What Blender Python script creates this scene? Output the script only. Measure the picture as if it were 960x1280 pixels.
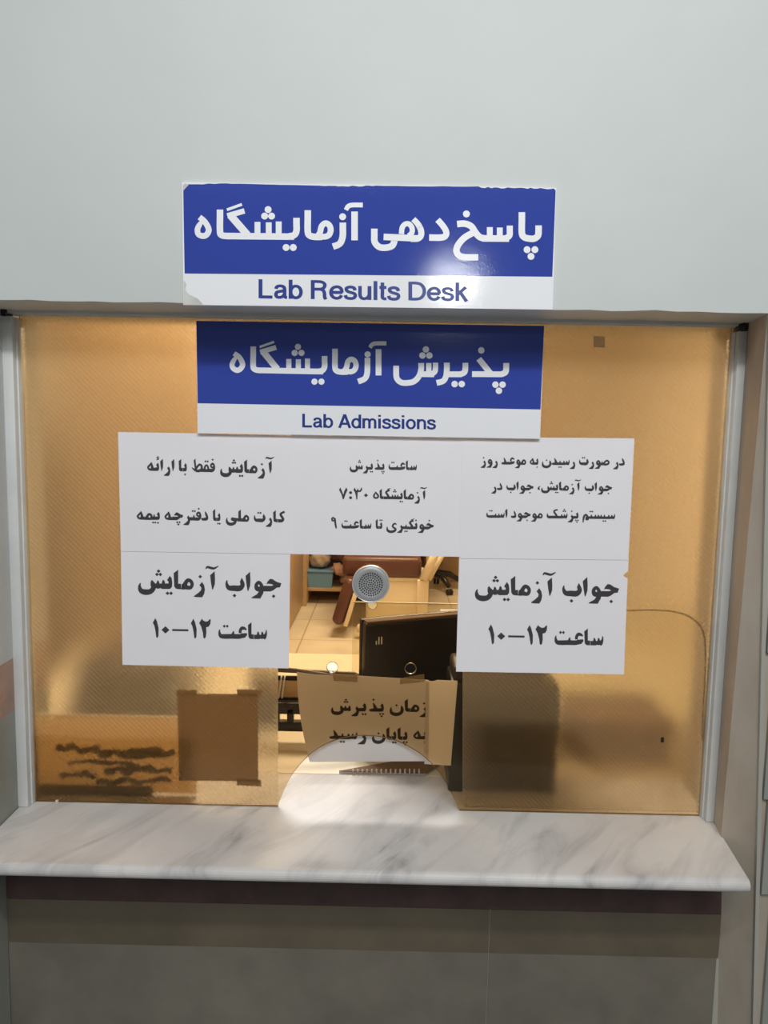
import bpy, bmesh, math, random
from mathutils import Vector, Matrix
random.seed(7)
for o in list(bpy.data.objects): bpy.data.objects.remove(o)
SC = bpy.context.scene
COL = SC.collection

# ------------------------------------------------------------------ camera
Z0 = 0.87                                   # height of the marble sill above the floor
PITCH, ROLL, YAW = map(math.radians, (6.27696466, 1.06388149, 0.36912436))
CAM = Vector((0.03020703, -1.36258417, 0.7076932 + Z0))
FPX = 960.0
_F = Vector((0, math.cos(PITCH), -math.sin(PITCH))); _U = Vector((0, math.sin(PITCH), math.cos(PITCH))); _X = Vector((1, 0, 0))
_m = Matrix.Rotation(YAW, 3, 'Z'); _F, _U, _X = _m @ _F, _m @ _U, _m @ _X
AX = math.cos(ROLL) * _X + math.sin(ROLL) * _U
AU = -math.sin(ROLL) * _X + math.cos(ROLL) * _U
AF = _F
cd = bpy.data.cameras.new('camera'); cam = bpy.data.objects.new('camera', cd); COL.objects.link(cam)
cd.sensor_fit = 'HORIZONTAL'; cd.sensor_width = 36; cd.lens = 36.0 * FPX / 960
cd.clip_start = 0.05; cd.clip_end = 60
M4 = Matrix((AX, AU, -AF)).transposed().to_4x4(); M4.translation = CAM
cam.matrix_world = M4
SC.camera = cam

def ray(px, py): return AF + AX * ((px - 480) / FPX) - AU * ((py - 640) / FPX)
def aty(px, py, y):
    d = ray(px, py); return CAM + d * ((y - CAM.y) / d.y)
def atz(px, py, z):
    d = ray(px, py); return CAM + d * ((z - CAM.z) / d.z)

# ------------------------------------------------------------------ light and exposure
w = bpy.data.worlds.new('world'); SC.world = w; w.use_nodes = True
w.node_tree.nodes['Background'].inputs[0].default_value = (0.88, 0.97, 1.0, 1)
w.node_tree.nodes['Background'].inputs[1].default_value = 0.16
SC.view_settings.view_transform = 'Standard'; SC.view_settings.look = 'None'
SC.view_settings.gamma = 1; SC.view_settings.exposure = 0.0; SC.view_settings.use_curve_mapping = False

def area(name, loc, target, sx, sy, power, color):
    l = bpy.data.lights.new(name, 'AREA'); l.shape = 'RECTANGLE'; l.size = sx; l.size_y = sy; l.energy = power; l.color = color
    o = bpy.data.objects.new(name, l); COL.objects.link(o); o.location = loc
    o.rotation_euler = (Vector(target) - Vector(loc)).to_track_quat('-Z', 'Y').to_euler()
    return o
COOL = (0.97, 1.0, 0.985)
area('corridor_lamp_near', (0.25, -1.75, 2.86), (0.15, -0.1, 1.2), 1.2, 0.12, 17, COOL)
area('corridor_soft_fill', (0.2, -3.9, 4.0), (0.1, 0, 1.4), 3.2, 1.4, 76, COOL)  # added broad soft fill, hung high so the signs do not mirror it
area('corridor_lamp_far', (0.56, -5.8, 2.84), (0.1, 0, 1.6), 0.10, 0.08, 10, (0.97, 1, 1))
area('office_lamp_near', (-0.45, 1.6, 2.72), (-0.3, 1.3, 0), 1.2, 0.3, 64, (1.0, 0.96, 0.90))
area('office_lamp_rear', (0.2, 4.3, 2.72), (0.2, 4.3, 0), 1.2, 0.5, 84, (1.0, 0.96, 0.89))

# ------------------------------------------------------------------ materials
def lin(c): return tuple(((v / 255) / 12.92 if v / 255 <= 0.04045 else ((v / 255 + 0.055) / 1.055) ** 2.4) for v in c)
class NT:
    def __init__(s, name):
        s.m = bpy.data.materials.new(name); s.m.use_nodes = True; s.t = s.m.node_tree; s.t.nodes.clear()
        s.out = s.n('ShaderNodeOutputMaterial')
    def n(s, t, **k):
        o = s.t.nodes.new(t)
        for a, b in k.items():
            if a.startswith('i_'): o.inputs[int(a[2:]) if a[2:].isdigit() else a[2:].replace('_', ' ')].default_value = b
            else: setattr(o, a, b)
        return o
    def l(s, a, b): s.t.links.new(a, b)
def mat(name, col, rough=0.6, var=0.0, scale=8, metal=0.0, bump=0.0, bscale=60, spec=0.5, col2=None, stretch=(1, 1, 1), coat=0.0):
    t = NT(name); p = t.n('ShaderNodeBsdfPrincipled'); t.l(p.outputs[0], t.out.inputs[0])
    p.inputs['Roughness'].default_value = rough; p.inputs['Metallic'].default_value = metal
    p.inputs['Specular IOR Level'].default_value = spec; p.inputs['Coat Weight'].default_value = coat
    p.inputs['Base Color'].default_value = (*col, 1)
    tc = t.n('ShaderNodeTexCoord'); mp = t.n('ShaderNodeMapping'); mp.inputs['Scale'].default_value = stretch
    t.l(tc.outputs['Object'], mp.inputs[0])
    if var or col2:
        nz = t.n('ShaderNodeTexNoise'); nz.inputs['Scale'].default_value = scale; nz.inputs['Detail'].default_value = 6; nz.inputs['Roughness'].default_value = .6
        t.l(mp.outputs[0], nz.inputs['Vector'])
        cr = t.n('ShaderNodeValToRGB'); cr.color_ramp.elements[0].position = .3; cr.color_ramp.elements[1].position = .7
        c2 = col2 or tuple(min(1, c * (1 + var)) for c in col); c1 = col if col2 else tuple(c * (1 - var) for c in col)
        cr.color_ramp.elements[0].color = (*c1, 1); cr.color_ramp.elements[1].color = (*c2, 1)
        t.l(nz.outputs[0], cr.inputs[0]); t.l(cr.outputs[0], p.inputs['Base Color'])
    if bump:
        n2 = t.n('ShaderNodeTexNoise'); n2.inputs['Scale'].default_value = bscale; n2.inputs['Detail'].default_value = 4
        t.l(mp.outputs[0], n2.inputs['Vector'])
        b = t.n('ShaderNodeBump'); b.inputs['Strength'].default_value = bump; b.inputs['Distance'].default_value = .002
        t.l(n2.outputs[0], b.inputs['Height']); t.l(b.outputs[0], p.inputs['Normal'])
    return t.m
def marble_mat():
    t = NT('marble'); p = t.n('ShaderNodeBsdfPrincipled'); t.l(p.outputs[0], t.out.inputs[0])
    p.inputs['Roughness'].default_value = .36; p.inputs['Specular IOR Level'].default_value = .28
    tc = t.n('ShaderNodeTexCoord'); mr = t.n('ShaderNodeMapping'); mr.inputs['Rotation'].default_value = (0, 0, math.radians(-57)); t.l(tc.outputs['Object'], mr.inputs[0])
    mp = t.n('ShaderNodeMapping'); mp.inputs['Scale'].default_value = (1.6, 7.0, 4)
    t.l(mr.outputs[0], mp.inputs[0])
    n1 = t.n('ShaderNodeTexNoise'); n1.inputs['Scale'].default_value = 2.1; n1.inputs['Detail'].default_value = 8; n1.inputs['Roughness'].default_value = .58; n1.inputs['Distortion'].default_value = .9
    t.l(mp.outputs[0], n1.inputs['Vector'])
    cr = t.n('ShaderNodeValToRGB'); e = cr.color_ramp.elements
    e[0].position = .27; e[0].color = (.32, .31, .32, 1); e[1].position = .53; e[1].color = (.74, .705, .69, 1)
    x = e.new(.39); x.color = (.60, .575, .57, 1)
    t.l(n1.outputs[0], cr.inputs[0])
    n2 = t.n('ShaderNodeTexNoise'); n2.inputs['Scale'].default_value = 5; n2.inputs['Detail'].default_value = 5
    t.l(tc.outputs['Object'], n2.inputs['Vector'])
    mx = t.n('ShaderNodeMix', data_type='RGBA', blend_type='MULTIPLY'); mx.inputs[0].default_value = .55
    c2 = t.n('ShaderNodeValToRGB'); c2.color_ramp.elements[0].position = .3; c2.color_ramp.elements[1].position = .65
    c2.color_ramp.elements[0].color = (.72, .70, .70, 1); c2.color_ramp.elements[1].color = (1, 1, 1, 1)
    t.l(n2.outputs[0], c2.inputs[0]); t.l(cr.outputs[0], mx.inputs[6]); t.l(c2.outputs[0], mx.inputs[7])
    t.l(mx.outputs[2], p.inputs['Base Color']); return t.m
def glass_mat(name, tint, refl=1.0):
    t = NT(name); tr = t.n('ShaderNodeBsdfTransparent'); tr.inputs[0].default_value = (*tint, 1)
    g = t.n('ShaderNodeBsdfGlossy'); g.inputs['Roughness'].default_value = .03
    fr = t.n('ShaderNodeFresnel'); fr.inputs[0].default_value = 1.45
    mu = t.n('ShaderNodeMath', operation='MULTIPLY'); mu.inputs[1].default_value = refl
    t.l(fr.outputs[0], mu.inputs[0])
    mx = t.n('ShaderNodeMixShader'); t.l(mu.outputs[0], mx.inputs[0]); t.l(tr.outputs[0], mx.inputs[1]); t.l(g.outputs[0], mx.inputs[2])
    t.l(mx.outputs[0], t.out.inputs[0]); return t.m
def film_mat():
    # rolled pattern of fine diamonds on the back of the pane: rough see-through plus milky scatter
    t = NT('patterned_film')
    tc = t.n('ShaderNodeTexCoord'); mp = t.n('ShaderNodeMapping'); mp.inputs['Rotation'].default_value = (0, math.radians(45), 0)
    t.l(tc.outputs['Object'], mp.inputs[0]); sx = t.n('ShaderNodeSeparateXYZ'); t.l(mp.outputs[0], sx.inputs[0])
    def wave(o):
        m = t.n('ShaderNodeMath', operation='MULTIPLY'); m.inputs[1].default_value = 2 * math.pi / 0.0066; t.l(o, m.inputs[0])
        s = t.n('ShaderNodeMath', operation='SINE'); t.l(m.outputs[0], s.inputs[0]); return s.outputs[0]
    ad = t.n('ShaderNodeMath', operation='ADD'); t.l(wave(sx.outputs[0]), ad.inputs[0]); t.l(wave(sx.outputs[2]), ad.inputs[1])
    b = t.n('ShaderNodeBump'); b.inputs['Strength'].default_value = .75; b.inputs['Distance'].default_value = .0005
    t.l(ad.outputs[0], b.inputs['Height'])
    rf = t.n('ShaderNodeBsdfRefraction'); rf.inputs['IOR'].default_value = 1.25; rf.inputs['Roughness'].default_value = .36
    rf.inputs[0].default_value = (.97, .96, .93, 1); t.l(b.outputs[0], rf.inputs['Normal'])
    tl = t.n('ShaderNodeBsdfTranslucent'); tl.inputs[0].default_value = (.90, .86, .78, 1); t.l(b.outputs[0], tl.inputs['Normal'])
    mx = t.n('ShaderNodeMixShader'); mx.inputs[0].default_value = .12; t.l(rf.outputs[0], mx.inputs[1]); t.l(tl.outputs[0], mx.inputs[2])
    df = t.n('ShaderNodeBsdfDiffuse'); df.inputs[0].default_value = (.8, .76, .68, 1); t.l(b.outputs[0], df.inputs['Normal'])
    m2 = t.n('ShaderNodeMixShader'); m2.inputs[0].default_value = .05; t.l(mx.outputs[0], m2.inputs[1]); t.l(df.outputs[0], m2.inputs[2])
    t.l(m2.outputs[0], t.out.inputs[0]); return t.m
def tape_mat():
    t = NT('clear_tape'); tr = t.n('ShaderNodeBsdfTransparent'); tr.inputs[0].default_value = (.88, .84, .77, 1)
    d = t.n('ShaderNodeBsdfPrincipled'); d.inputs[0].default_value = (.50, .44, .34, 1); d.inputs['Roughness'].default_value = .35
    mx = t.n('ShaderNodeMixShader'); mx.inputs[0].default_value = .3; t.l(tr.outputs[0], mx.inputs[1]); t.l(d.outputs[0], mx.inputs[2]); t.l(mx.outputs[0], t.out.inputs[0]); return t.m
def sheet_mat(name, col, tcol, f, rough=.8):
    t = NT(name); d = t.n('ShaderNodeBsdfPrincipled'); d.inputs[0].default_value = (*col, 1); d.inputs['Roughness'].default_value = rough
    l = t.n('ShaderNodeBsdfTranslucent'); l.inputs[0].default_value = (*tcol, 1)
    mx = t.n('ShaderNodeMixShader'); mx.inputs[0].default_value = f; t.l(d.outputs[0], mx.inputs[1]); t.l(l.outputs[0], mx.inputs[2]); t.l(mx.outputs[0], t.out.inputs[0]); return t.m
def tile_floor_mat():
    t = NT('floor_tile'); p = t.n('ShaderNodeBsdfPrincipled'); t.l(p.outputs[0], t.out.inputs[0]); p.inputs['Roughness'].default_value = .4
    tc = t.n('ShaderNodeTexCoord'); br = t.n('ShaderNodeTexBrick'); br.offset = 0
    t.l(tc.outputs['Object'], br.inputs['Vector']); br.inputs['Scale'].default_value = 1
    br.inputs['Brick Width'].default_value = .6; br.inputs['Row Height'].default_value = .6; br.inputs['Mortar Size'].default_value = .006
    br.inputs['Color1'].default_value = (.80, .70, .54, 1); br.inputs['Color2'].default_value = (.74, .66, .50, 1); br.inputs['Mortar'].default_value = (.5, .42, .3, 1)
    n = t.n('ShaderNodeTexNoise'); n.inputs['Scale'].default_value = 3; n.inputs['Detail'].default_value = 6; t.l(tc.outputs['Object'], n.inputs['Vector'])
    cr = t.n('ShaderNodeValToRGB'); cr.color_ramp.elements[0].color = (.8, .8, .8, 1); cr.color_ramp.elements[0].position = .35; cr.color_ramp.elements[1].position = .65
    t.l(n.outputs[0], cr.inputs[0]); mx = t.n('ShaderNodeMix', data_type='RGBA', blend_type='MULTIPLY'); mx.inputs[0].default_value = .8
    t.l(br.outputs[0], mx.inputs[6]); t.l(cr.outputs[0], mx.inputs[7]); t.l(mx.outputs[2], p.inputs[0]); return t.m

MT = dict(
    paint=mat('wall_paint', (.59, .615, .605), .55, .03, 3, bump=.25, bscale=25),
    paint_rev=mat('reveal_paint', (.60, .61, .61), .5, .05, 5),
    plaster=mat('stained_plaster', (.38, .31, .245), .7, col2=(.53, .465, .39), scale=9, stretch=(1, 1, .45), bump=.4, bscale=40),
    pink=mat('pink_tile', (.42, .27, .22), .4, .25, 14),
    gtile=mat('grey_tile', (.148, .130, .106), .35, col2=(.225, .199, .165), scale=6),
    gtile2=mat('green_grey_tile', (.27, .275, .25), .35, col2=(.36, .36, .33), scale=7),
    maroon_shade=mat('shaded_maroon_tile', (.078, .044, .043), .4, .25, 20),  # border tile with the sill's shadow worked into its colour
    olive_shade=mat('shaded_olive_tile', (.135, .108, .076), .4, .15, 8),  # tile toned down where the sill's shadow falls
    grout=mat('grout', (.42, .40, .36), .8),
    marble=marble_mat(),
    alu=mat('painted_aluminium', (.68, .685, .68), .38, .05, 20),
    tray_rim=mat('dark_brown_rim', (.12, .09, .065), .25),
    gap_gold=mat('gap_gold', (.75, .52, .28), .3, metal=.4),  # golden tone of office light seen in the frame gap
    dark=mat('dark_gap', (.02, .018, .016), .7),
    glass=glass_mat('amber_glass', (.885, .785, .63), .5),
    clear=glass_mat('clear_glass', (.93, .92, .85)),
    gedge=mat('glass_edge', (.30, .19, .08), .15),
    film=film_mat(),
    board=mat('white_plastic_board', (.92, .91, .95), .09, bump=.03, bscale=300),
    blue=mat('blue_vinyl', lin((55, 73, 165)), .085, bump=.05, bscale=320),
    bluetxt=mat('blue_print', lin((45, 62, 140)), .25),
    whitetxt=mat('white_print', (.93, .93, .97), .2),
    torn=mat('torn_board_edge', (.62, .61, .58), .8, .2, 40),
    paper=mat('printer_paper', (.90, .86, .90), .75, .02, 6),
    ink=mat('black_ink', lin((62, 58, 62)), .6),
    paper_in=sheet_mat('inner_paper', (.72, .70, .71), (.80, .74, .68), .36),
    paper_pale=sheet_mat('pale_inner_paper', (.80, .78, .77), (.92, .86, .80), .45),
    ink_in=mat('brown_black_ink', (.03, .022, .02), .6),
    tape=tape_mat(),
    chrome=mat('brushed_metal', (.42, .415, .425), .40, metal=.3),
    rim=mat('bright_rim', (.85, .86, .86), .2, metal=.6),
    black=mat('black_plastic', (.016, .014, .014), .32),
    black2=mat('dark_brown_plastic', (.035, .026, .02), .45, .2),
    cream=mat('cream_enamel', (.78, .68, .50), .4, .04),
    brown=mat('brown_leather', (.115, .046, .034), .33, .12, 12, bump=.2, bscale=60),
    wood=mat('orange_wood', (.52, .36, .21), .42, col2=(.60, .43, .26), scale=3, stretch=(6, 6, .6)),
    wood2=mat('pale_wood', (.56, .38, .20), .5, col2=(.62, .43, .24), scale=3, stretch=(6, 6, .6)),
    wallin=mat('warm_wall', (.80, .71, .57), .7, .03),
    ceil=mat('ceiling_white', (.82, .80, .76), .8),
    bluebin=mat('blue_plastic', (.17, .36, .58), .4, .05),
    cloth1=mat('white_cloth', (.55, .45, .36), .9, .1, 20), cloth2=mat('brown_cloth', (.22, .10, .07), .9, .2, 20), cloth3=mat('pink_cloth', (.60, .36, .27), .9, .12, 20),
    card=mat('cardboard', (.22, .13, .07), .8, .1),
    amberplate=sheet_mat('tan_plate', (.78, .62, .40), (.92, .74, .48), .5, .25),
    floor_in=tile_floor_mat(),
    floor_out=mat('corridor_floor', (.22, .21, .19), .4, .1),
    laminate=mat('cream_laminate', (.76, .66, .48), .45, .03),
    greypaper=sheet_mat('grey_brown_paper', (.50, .42, .36), (.68, .57, .46), .45),
    white=mat('white_scrap', (.8, .8, .78), .8),
    hazel=mat('pale_wire', (.58, .53, .46), .3, .1),
)

# ------------------------------------------------------------------ building helpers
class MB:
    def __init__(s): s.v = []; s.f = []; s.mi = []; s.cur = 0; s.sm = []
    def add(s, vs, fs, smooth=False):
        b = len(s.v); s.v += [Vector(v) for v in vs]
        for f in fs: s.f.append([b + i for i in f]); s.mi.append(s.cur); s.sm.append(smooth)
        return s
    def box(s, a, b, bev=0.0, rot=None, seg=2):
        bm = bmesh.new(); bmesh.ops.create_cube(bm, size=1)
        c = [(a[i] + b[i]) / 2 for i in range(3)]; d = [abs(b[i] - a[i]) for i in range(3)]
        for v in bm.verts: v.co = Vector((v.co.x * d[0], v.co.y * d[1], v.co.z * d[2]))
        if bev: bmesh.ops.bevel(bm, geom=bm.edges[:], offset=min(bev, min(d) * .49), segments=seg, profile=.5, affect='EDGES')
        R = rot or Matrix.Identity(3)
        bm.verts.index_update()
        s.add([R @ v.co + Vector(c) for v in bm.verts], [[v.index for v in f.verts] for f in bm.faces], bev > 0 and seg > 1); bm.free(); return s
    def prism(s, front, back):
        n = len(front); return s.add(list(front) + list(back), [list(range(n)), list(range(2 * n - 1, n - 1, -1))] + [[i, n + i, n + (i + 1) % n, (i + 1) % n] for i in range(n)])
    def tube(s, pts, r, n=10, caps=True, closed=False):
        pts = [Vector(p) for p in pts]; m = len(pts); rs = r if isinstance(r, (list, tuple)) else [r] * m
        vs = []; ref = None
        for i, p in enumerate(pts):
            d = (pts[(i + 1) % m if closed else min(i + 1, m - 1)] - pts[(i - 1) if closed else max(i - 1, 0)]).normalized()
            if ref is None: ref = d.orthogonal().normalized()
            ref = (ref - d * ref.dot(d)).normalized(); q = d.cross(ref)
            vs += [p + (ref * math.cos(k * 2 * math.pi / n) + q * math.sin(k * 2 * math.pi / n)) * rs[i] for k in range(n)]
        fs = [[i * n + k, i * n + (k + 1) % n, ((i + 1) % m) * n + (k + 1) % n, ((i + 1) % m) * n + k] for i in range(m if closed else m - 1) for k in range(n)]
        if caps and not closed: fs += [list(range(n - 1, -1, -1)), [(m - 1) * n + k for k in range(n)]]
        return s.add(vs, fs, True)
    def lathe(s, prof, loc, axis='Z', n=40):
        vs = []
        for (r, h) in prof:
            for k in range(n):
                a = k * 2 * math.pi / n; x, y = r * math.cos(a), r * math.sin(a)
                vs.append(Vector(loc) + (Vector((x, y, h)) if axis == 'Z' else Vector((x, -h, y))))
        m = len(prof); fs = [[i * n + k, i * n + (k + 1) % n, (i + 1) * n + (k + 1) % n, (i + 1) * n + k] for i in range(m - 1) for k in range(n)]
        fs += [list(range(n)), [(m - 1) * n + k for k in range(n)]]
        return s.add(vs, fs, True)
    def xform(s, M):
        s.v = [M @ v for v in s.v]; return s
    def build(s, name, mats, parent=None, origin=None, weld=False):
        if not isinstance(mats, (list, tuple)): mats = [mats]
        me = bpy.data.meshes.new(name)
        if parent is not None:
            org = parent.matrix_basis.translation.copy(); pp = parent.parent
            while pp is not None: org += pp.matrix_basis.translation; pp = pp.parent
            loc = Vector((0, 0, 0))
        elif origin is not None: org = Vector(origin); loc = org
        else:
            xs = [v.x for v in s.v]; ys = [v.y for v in s.v]; zs = [v.z for v in s.v]
            org = Vector(((min(xs) + max(xs)) / 2, (min(ys) + max(ys)) / 2, min(zs))); loc = org
        me.from_pydata([v - org for v in s.v], [], s.f)
        for m in mats: me.materials.append(MT[m] if isinstance(m, str) else m)
        for p, i, q in zip(me.polygons, s.mi, s.sm): p.material_index = i; p.use_smooth = q
        me.update()
        bm = bmesh.new(); bm.from_mesh(me)
        if weld: bmesh.ops.remove_doubles(bm, verts=bm.verts[:], dist=1e-5)
        bmesh.ops.recalc_face_normals(bm, faces=bm.faces[:]); bm.to_mesh(me); bm.free()
        o = bpy.data.objects.new(name, me); COL.objects.link(o); o.location = loc
        if parent is not None: o.parent = parent
        return o
def tag(o, label=None, cat=None, group=None, kind=None):
    if label: o['label'] = label
    if cat: o['category'] = cat
    if group: o['group'] = group
    if kind: o['kind'] = kind
    return o
def thing(name, loc, label, cat, group=None, kind=None):
    o = bpy.data.objects.new(name, None); COL.objects.link(o); o.location = loc; o.empty_display_size = .05
    return tag(o, label, cat, group, kind)
def struct(mb, name, mats, label=None):
    o = mb.build(name, mats, origin=(0, 0, 0)); o['kind'] = 'structure'
    if label: o['label'] = label
    return o
def mesh_from_curve(name, splines, ext):
    """filled 2D outline with holes -> list of verts (x, 0, z) with thickness along y"""
    cu = bpy.data.curves.new(name, 'CURVE'); cu.dimensions = '2D'; cu.fill_mode = 'BOTH'; cu.extrude = ext
    for pts in splines:
        sp = cu.splines.new('POLY'); sp.points.add(len(pts) - 1)
        for p, q in zip(sp.points, pts): p.co = (q[0], q[1], 0, 1)
        sp.use_cyclic_u = True
    ob = bpy.data.objects.new(name, cu); COL.objects.link(ob)
    dg = bpy.context.evaluated_depsgraph_get(); dg.update()
    me = bpy.data.meshes.new_from_object(ob.evaluated_get(dg))
    vs = [v.co.copy() for v in me.vertices]; fs = [list(p.vertices) for p in me.polygons]
    bpy.data.objects.remove(ob); bpy.data.curves.remove(cu); bpy.data.meshes.remove(me)
    return vs, fs
def sheet(name, pxs, y, th, m, parent=None):
    f = [aty(x, yy, y) for x, yy in pxs]
    mb = MB(); mb.prism(f, [v + Vector((0, th, 0)) for v in f]); return mb.build(name, m, parent)

# ------------------------------------------------------------------ the setting
YF = -0.13                    # face of the corridor wall
YN = -0.075                   # face of the tiled wall under the sill
ZS = 0.8965 + Z0              # underside of the wall above the window
XL, XR = -0.6415, 0.6365
ZG = 0.891 + Z0               # top of the glass
# wall above the window, its lower arris a little ragged
mb = MB(); mb.box((-2.2, YF, ZS + .0015), (2.2, .12, 2.95))
n = 130; rnd = [random.uniform(-.0006, .0012) + (0.0018 if random.random() < .05 else 0) for _ in range(n + 1)]
xs = [-2.2 + 4.4 * i / n for i in range(n + 1)]
fr = [Vector((x, YF, ZS + .0015)) for x in xs]; lo = [Vector((x, YF, ZS - .0005 + r)) for x, r in zip(xs, rnd)]; bk = [Vector((x, .12, ZS)) for x in xs]
for i in range(n): mb.add([fr[i], fr[i + 1], lo[i + 1], lo[i]], [[0, 1, 2, 3]]); mb.add([lo[i], lo[i + 1], bk[i + 1], bk[i]], [[0, 1, 2, 3]])
struct(mb, 'wall_front', 'paint')
# left pier: paint above, a pink tile course, grey tile below
zt1 = aty(21, 822, -.02).z; zt2 = aty(22, 886, -.02).z
mb = MB(); mb.box((-2.2, YF, zt1), (XL, .12, ZS + .001)); mb.cur = 1; mb.box((-2.2, YF, zt2), (XL - .0006, .12, zt1)); mb.cur = 2; mb.box((-2.2, YF, 0), (XL - .0006, .12, zt2))
struct(mb, 'wall_left', ['paint_rev', 'pink', 'gtile2'])
# right pier: stained plaster reveal, its corner slightly out of plumb, grey green tiles on the corridor face
xt, xb = aty(957.5, 560, YF).x, aty(947.5, 1040, YF).x
def xf(z): return xb + (xt - xb) * (z - Z0) / .68
mb = MB(); q = [(XR, -.0), (2.2, 0)]
zz = [0, ZS + .001]
V = []
for z in zz: V += [Vector((XR, .12, z)), Vector((XR, -.02, z)), Vector((xf(z), YF + .004, z)), Vector((2.2, YF + .004, z)), Vector((2.2, .12, z))]
mb.add(V, [[i, (i + 1) % 5, 5 + (i + 1) % 5, 5 + i] for i in range(5)] + [[4, 3, 2, 1, 0], [5, 6, 7, 8, 9]])
struct(mb, 'wall_right', ['plaster'])
mb = MB()                      # tile course on the corridor face with joints and a trim strip
zj = [0, .43, .80, aty(955, 1000, YF).z, 1.22, 1.50, ZS - .006]
for a, b in zip(zj[:-1], zj[1:]): mb.box((max(xf(a), xf(b)) + .0085, YF - .004, a + .002), (2.2, YF + .004, b - .002), .001, seg=1)
mb.cur = 1
V = []
for z in (0, ZS - .004): V += [Vector((xf(z) - .0005, YF - .003, z)), Vector((xf(z) + .006, YF - .003, z)), Vector((xf(z) + .006, YF + .0045, z)), Vector((xf(z) - .0005, YF + .0045, z))]
mb.add(V, [[0, 1, 2, 3], [7, 6, 5, 4]] + [[i, (i + 1) % 4, 4 + (i + 1) % 4, 4 + i] for i in range(4)])
struct(mb, 'trim_1', ['gtile2', 'grout'])
# wall under the sill, whose shadow is painted in as two dark bands
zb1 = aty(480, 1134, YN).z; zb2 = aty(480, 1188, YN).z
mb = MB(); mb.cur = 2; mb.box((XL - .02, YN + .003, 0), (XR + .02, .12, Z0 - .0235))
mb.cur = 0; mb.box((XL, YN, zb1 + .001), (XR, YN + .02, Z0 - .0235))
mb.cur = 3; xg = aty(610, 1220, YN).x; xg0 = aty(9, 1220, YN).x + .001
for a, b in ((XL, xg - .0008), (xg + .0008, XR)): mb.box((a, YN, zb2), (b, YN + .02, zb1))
mb.cur = 1
for a, b in ((xg0 + .0008, xg - .0008), (xg + .0008, XR - .003)): mb.box((a, YN, .0), (b, YN + .02, zb2 - .0004))
mb.box((XL, YN, 0), (xg0 - .0008, YN + .02, zb2))
struct(mb, 'wall_lower', ['maroon_shade', 'gtile', 'grout', 'olive_shade'])
# corridor floor, office shell
struct(MB().box((-4, -7, -.05), (4, .1, 0)), 'floor_corridor', 'floor_out')
struct(MB().box((-2.3, .1, -.05), (2.6, 7, 0)), 'floor', 'floor_in')
struct(MB().box((-2.3, .0, 2.78), (2.6, 7, 2.85)), 'ceiling', 'ceil')
struct(MB().box((-2.3, 6.90, 0), (2.6, 7.0, 2.78)), 'wall_back', 'wallin')
struct(MB().box((-2.3, .12, 0), (-2.2, 6.9, 2.78)), 'wall_side', 'wallin')
struct(MB().box((2.4, .12, 0), (2.5, 6.9, 2.78)), 'wall_side_right', 'wallin')
struct(MB().box((2.19, -.1, 0), (2.45, .2, 2.9)), 'wall_return', 'wallin')

# ------------------------------------------------------------------ marble sill
yb = -0.197; r = .011
prof = [(0.14, Z0), (-.018, Z0)] + [(yb - r * math.sin(a), Z0 - r + r * math.cos(a)) for a in [math.pi * i / 10 for i in range(11)]] + [(-.018, Z0 - 2 * r), (0.14, Z0 - 2 * r)]
mb = MB(); n = len(prof); xa, xe = XL + .0005, XR - .0005
fa = [Vector((xa, y, z)) for y, z in prof]; xe2 = aty(936, 1099, -.2).x
fb = [Vector((xe if y > -.1 else xe2, y, z)) for y, z in prof]
mb.prism(fa, fb); sill = mb.build('windowsill', 'marble', origin=(0, 0, Z0 - 2 * r))
tag(sill, 'grey veined white marble windowsill with rounded front edge below the amber window', 'windowsill')

# ------------------------------------------------------------------ window: frame, pane, patterned film
win = thing('window_1', (0, 0, Z0), 'amber glass service window in a grey metal frame with an arched opening', 'window', kind='structure')
mb = MB(); mb.box((-.6425, -.022, Z0 + .0005), (-.6235, .022, Z0 + .886), .0015); mb.box((-.6237, -.010, Z0 + .0005), (-.6205, .018, Z0 + .884), .0008)
mb.build('frame_jamb', 'alu', win)
mb = MB(); mb.box((.6215, -.022, Z0 + .0005), (.6365, .022, Z0 + .8825), .0015); mb.box((.6188, -.010, Z0 + .0005), (.6217, .018, Z0 + .882), .0008)
mb.build('frame_jamb', 'alu', win)
mb = MB(); mb.box((-.6405, -.020, ZG), (.621, .022, ZS + .004), .001); mb.box((-.6225, -.012, ZG - .0015), (.619, -.002, ZG + .001), .0004)
mb.build('frame_header', 'alu', win)
mb = MB(); mb.box((.628, -.024, Z0 + .884), (.6362, .018, ZS + .003), .0006); mb.box((-.6418, -.0245, Z0 + .887), (-.632, .0, ZS + .002), .0006)
mb.build('corner_gap_block', 'dark', win)  # dark blocks stand in for the shade in the frame's corner gaps
c = aty(923.5, 398.5, -.021); mb = MB(); mb.box((c.x - .0035, -.0235, c.z - .0055), (c.x + .0035, -.019, c.z + .006), .001); mb.build('lit_gap_block', 'gap_gold', win)  # golden block stands in for office light showing through a frame gap
arch_z = [(28, 718), (60, 640), (100, 565), (160, 495), (215, 450), (280, 415), (350, 393), (430, 384), (520, 390), (600, 410), (670, 445), (730, 485), (790, 545), (830, 600), (865, 665), (900, 738)]
arch = []
for i in range(len(arch_z) - 1):
    P0, P1, P2, P3 = (arch_z[max(0, i - 1)], arch_z[i], arch_z[i + 1], arch_z[min(len(arch_z) - 1, i + 2)])
    for k in range(3):
        t = k / 3
        c = [.5 * (2 * P1[j] + (P2[j] - P0[j]) * t + (2 * P0[j] - 5 * P1[j] + 4 * P2[j] - P3[j]) * t * t + (3 * P1[j] - P0[j] - 3 * P2[j] + P3[j]) * t ** 3) for j in (0, 1)]
        arch.append(c)
arch.append(arch_z[-1])
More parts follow.
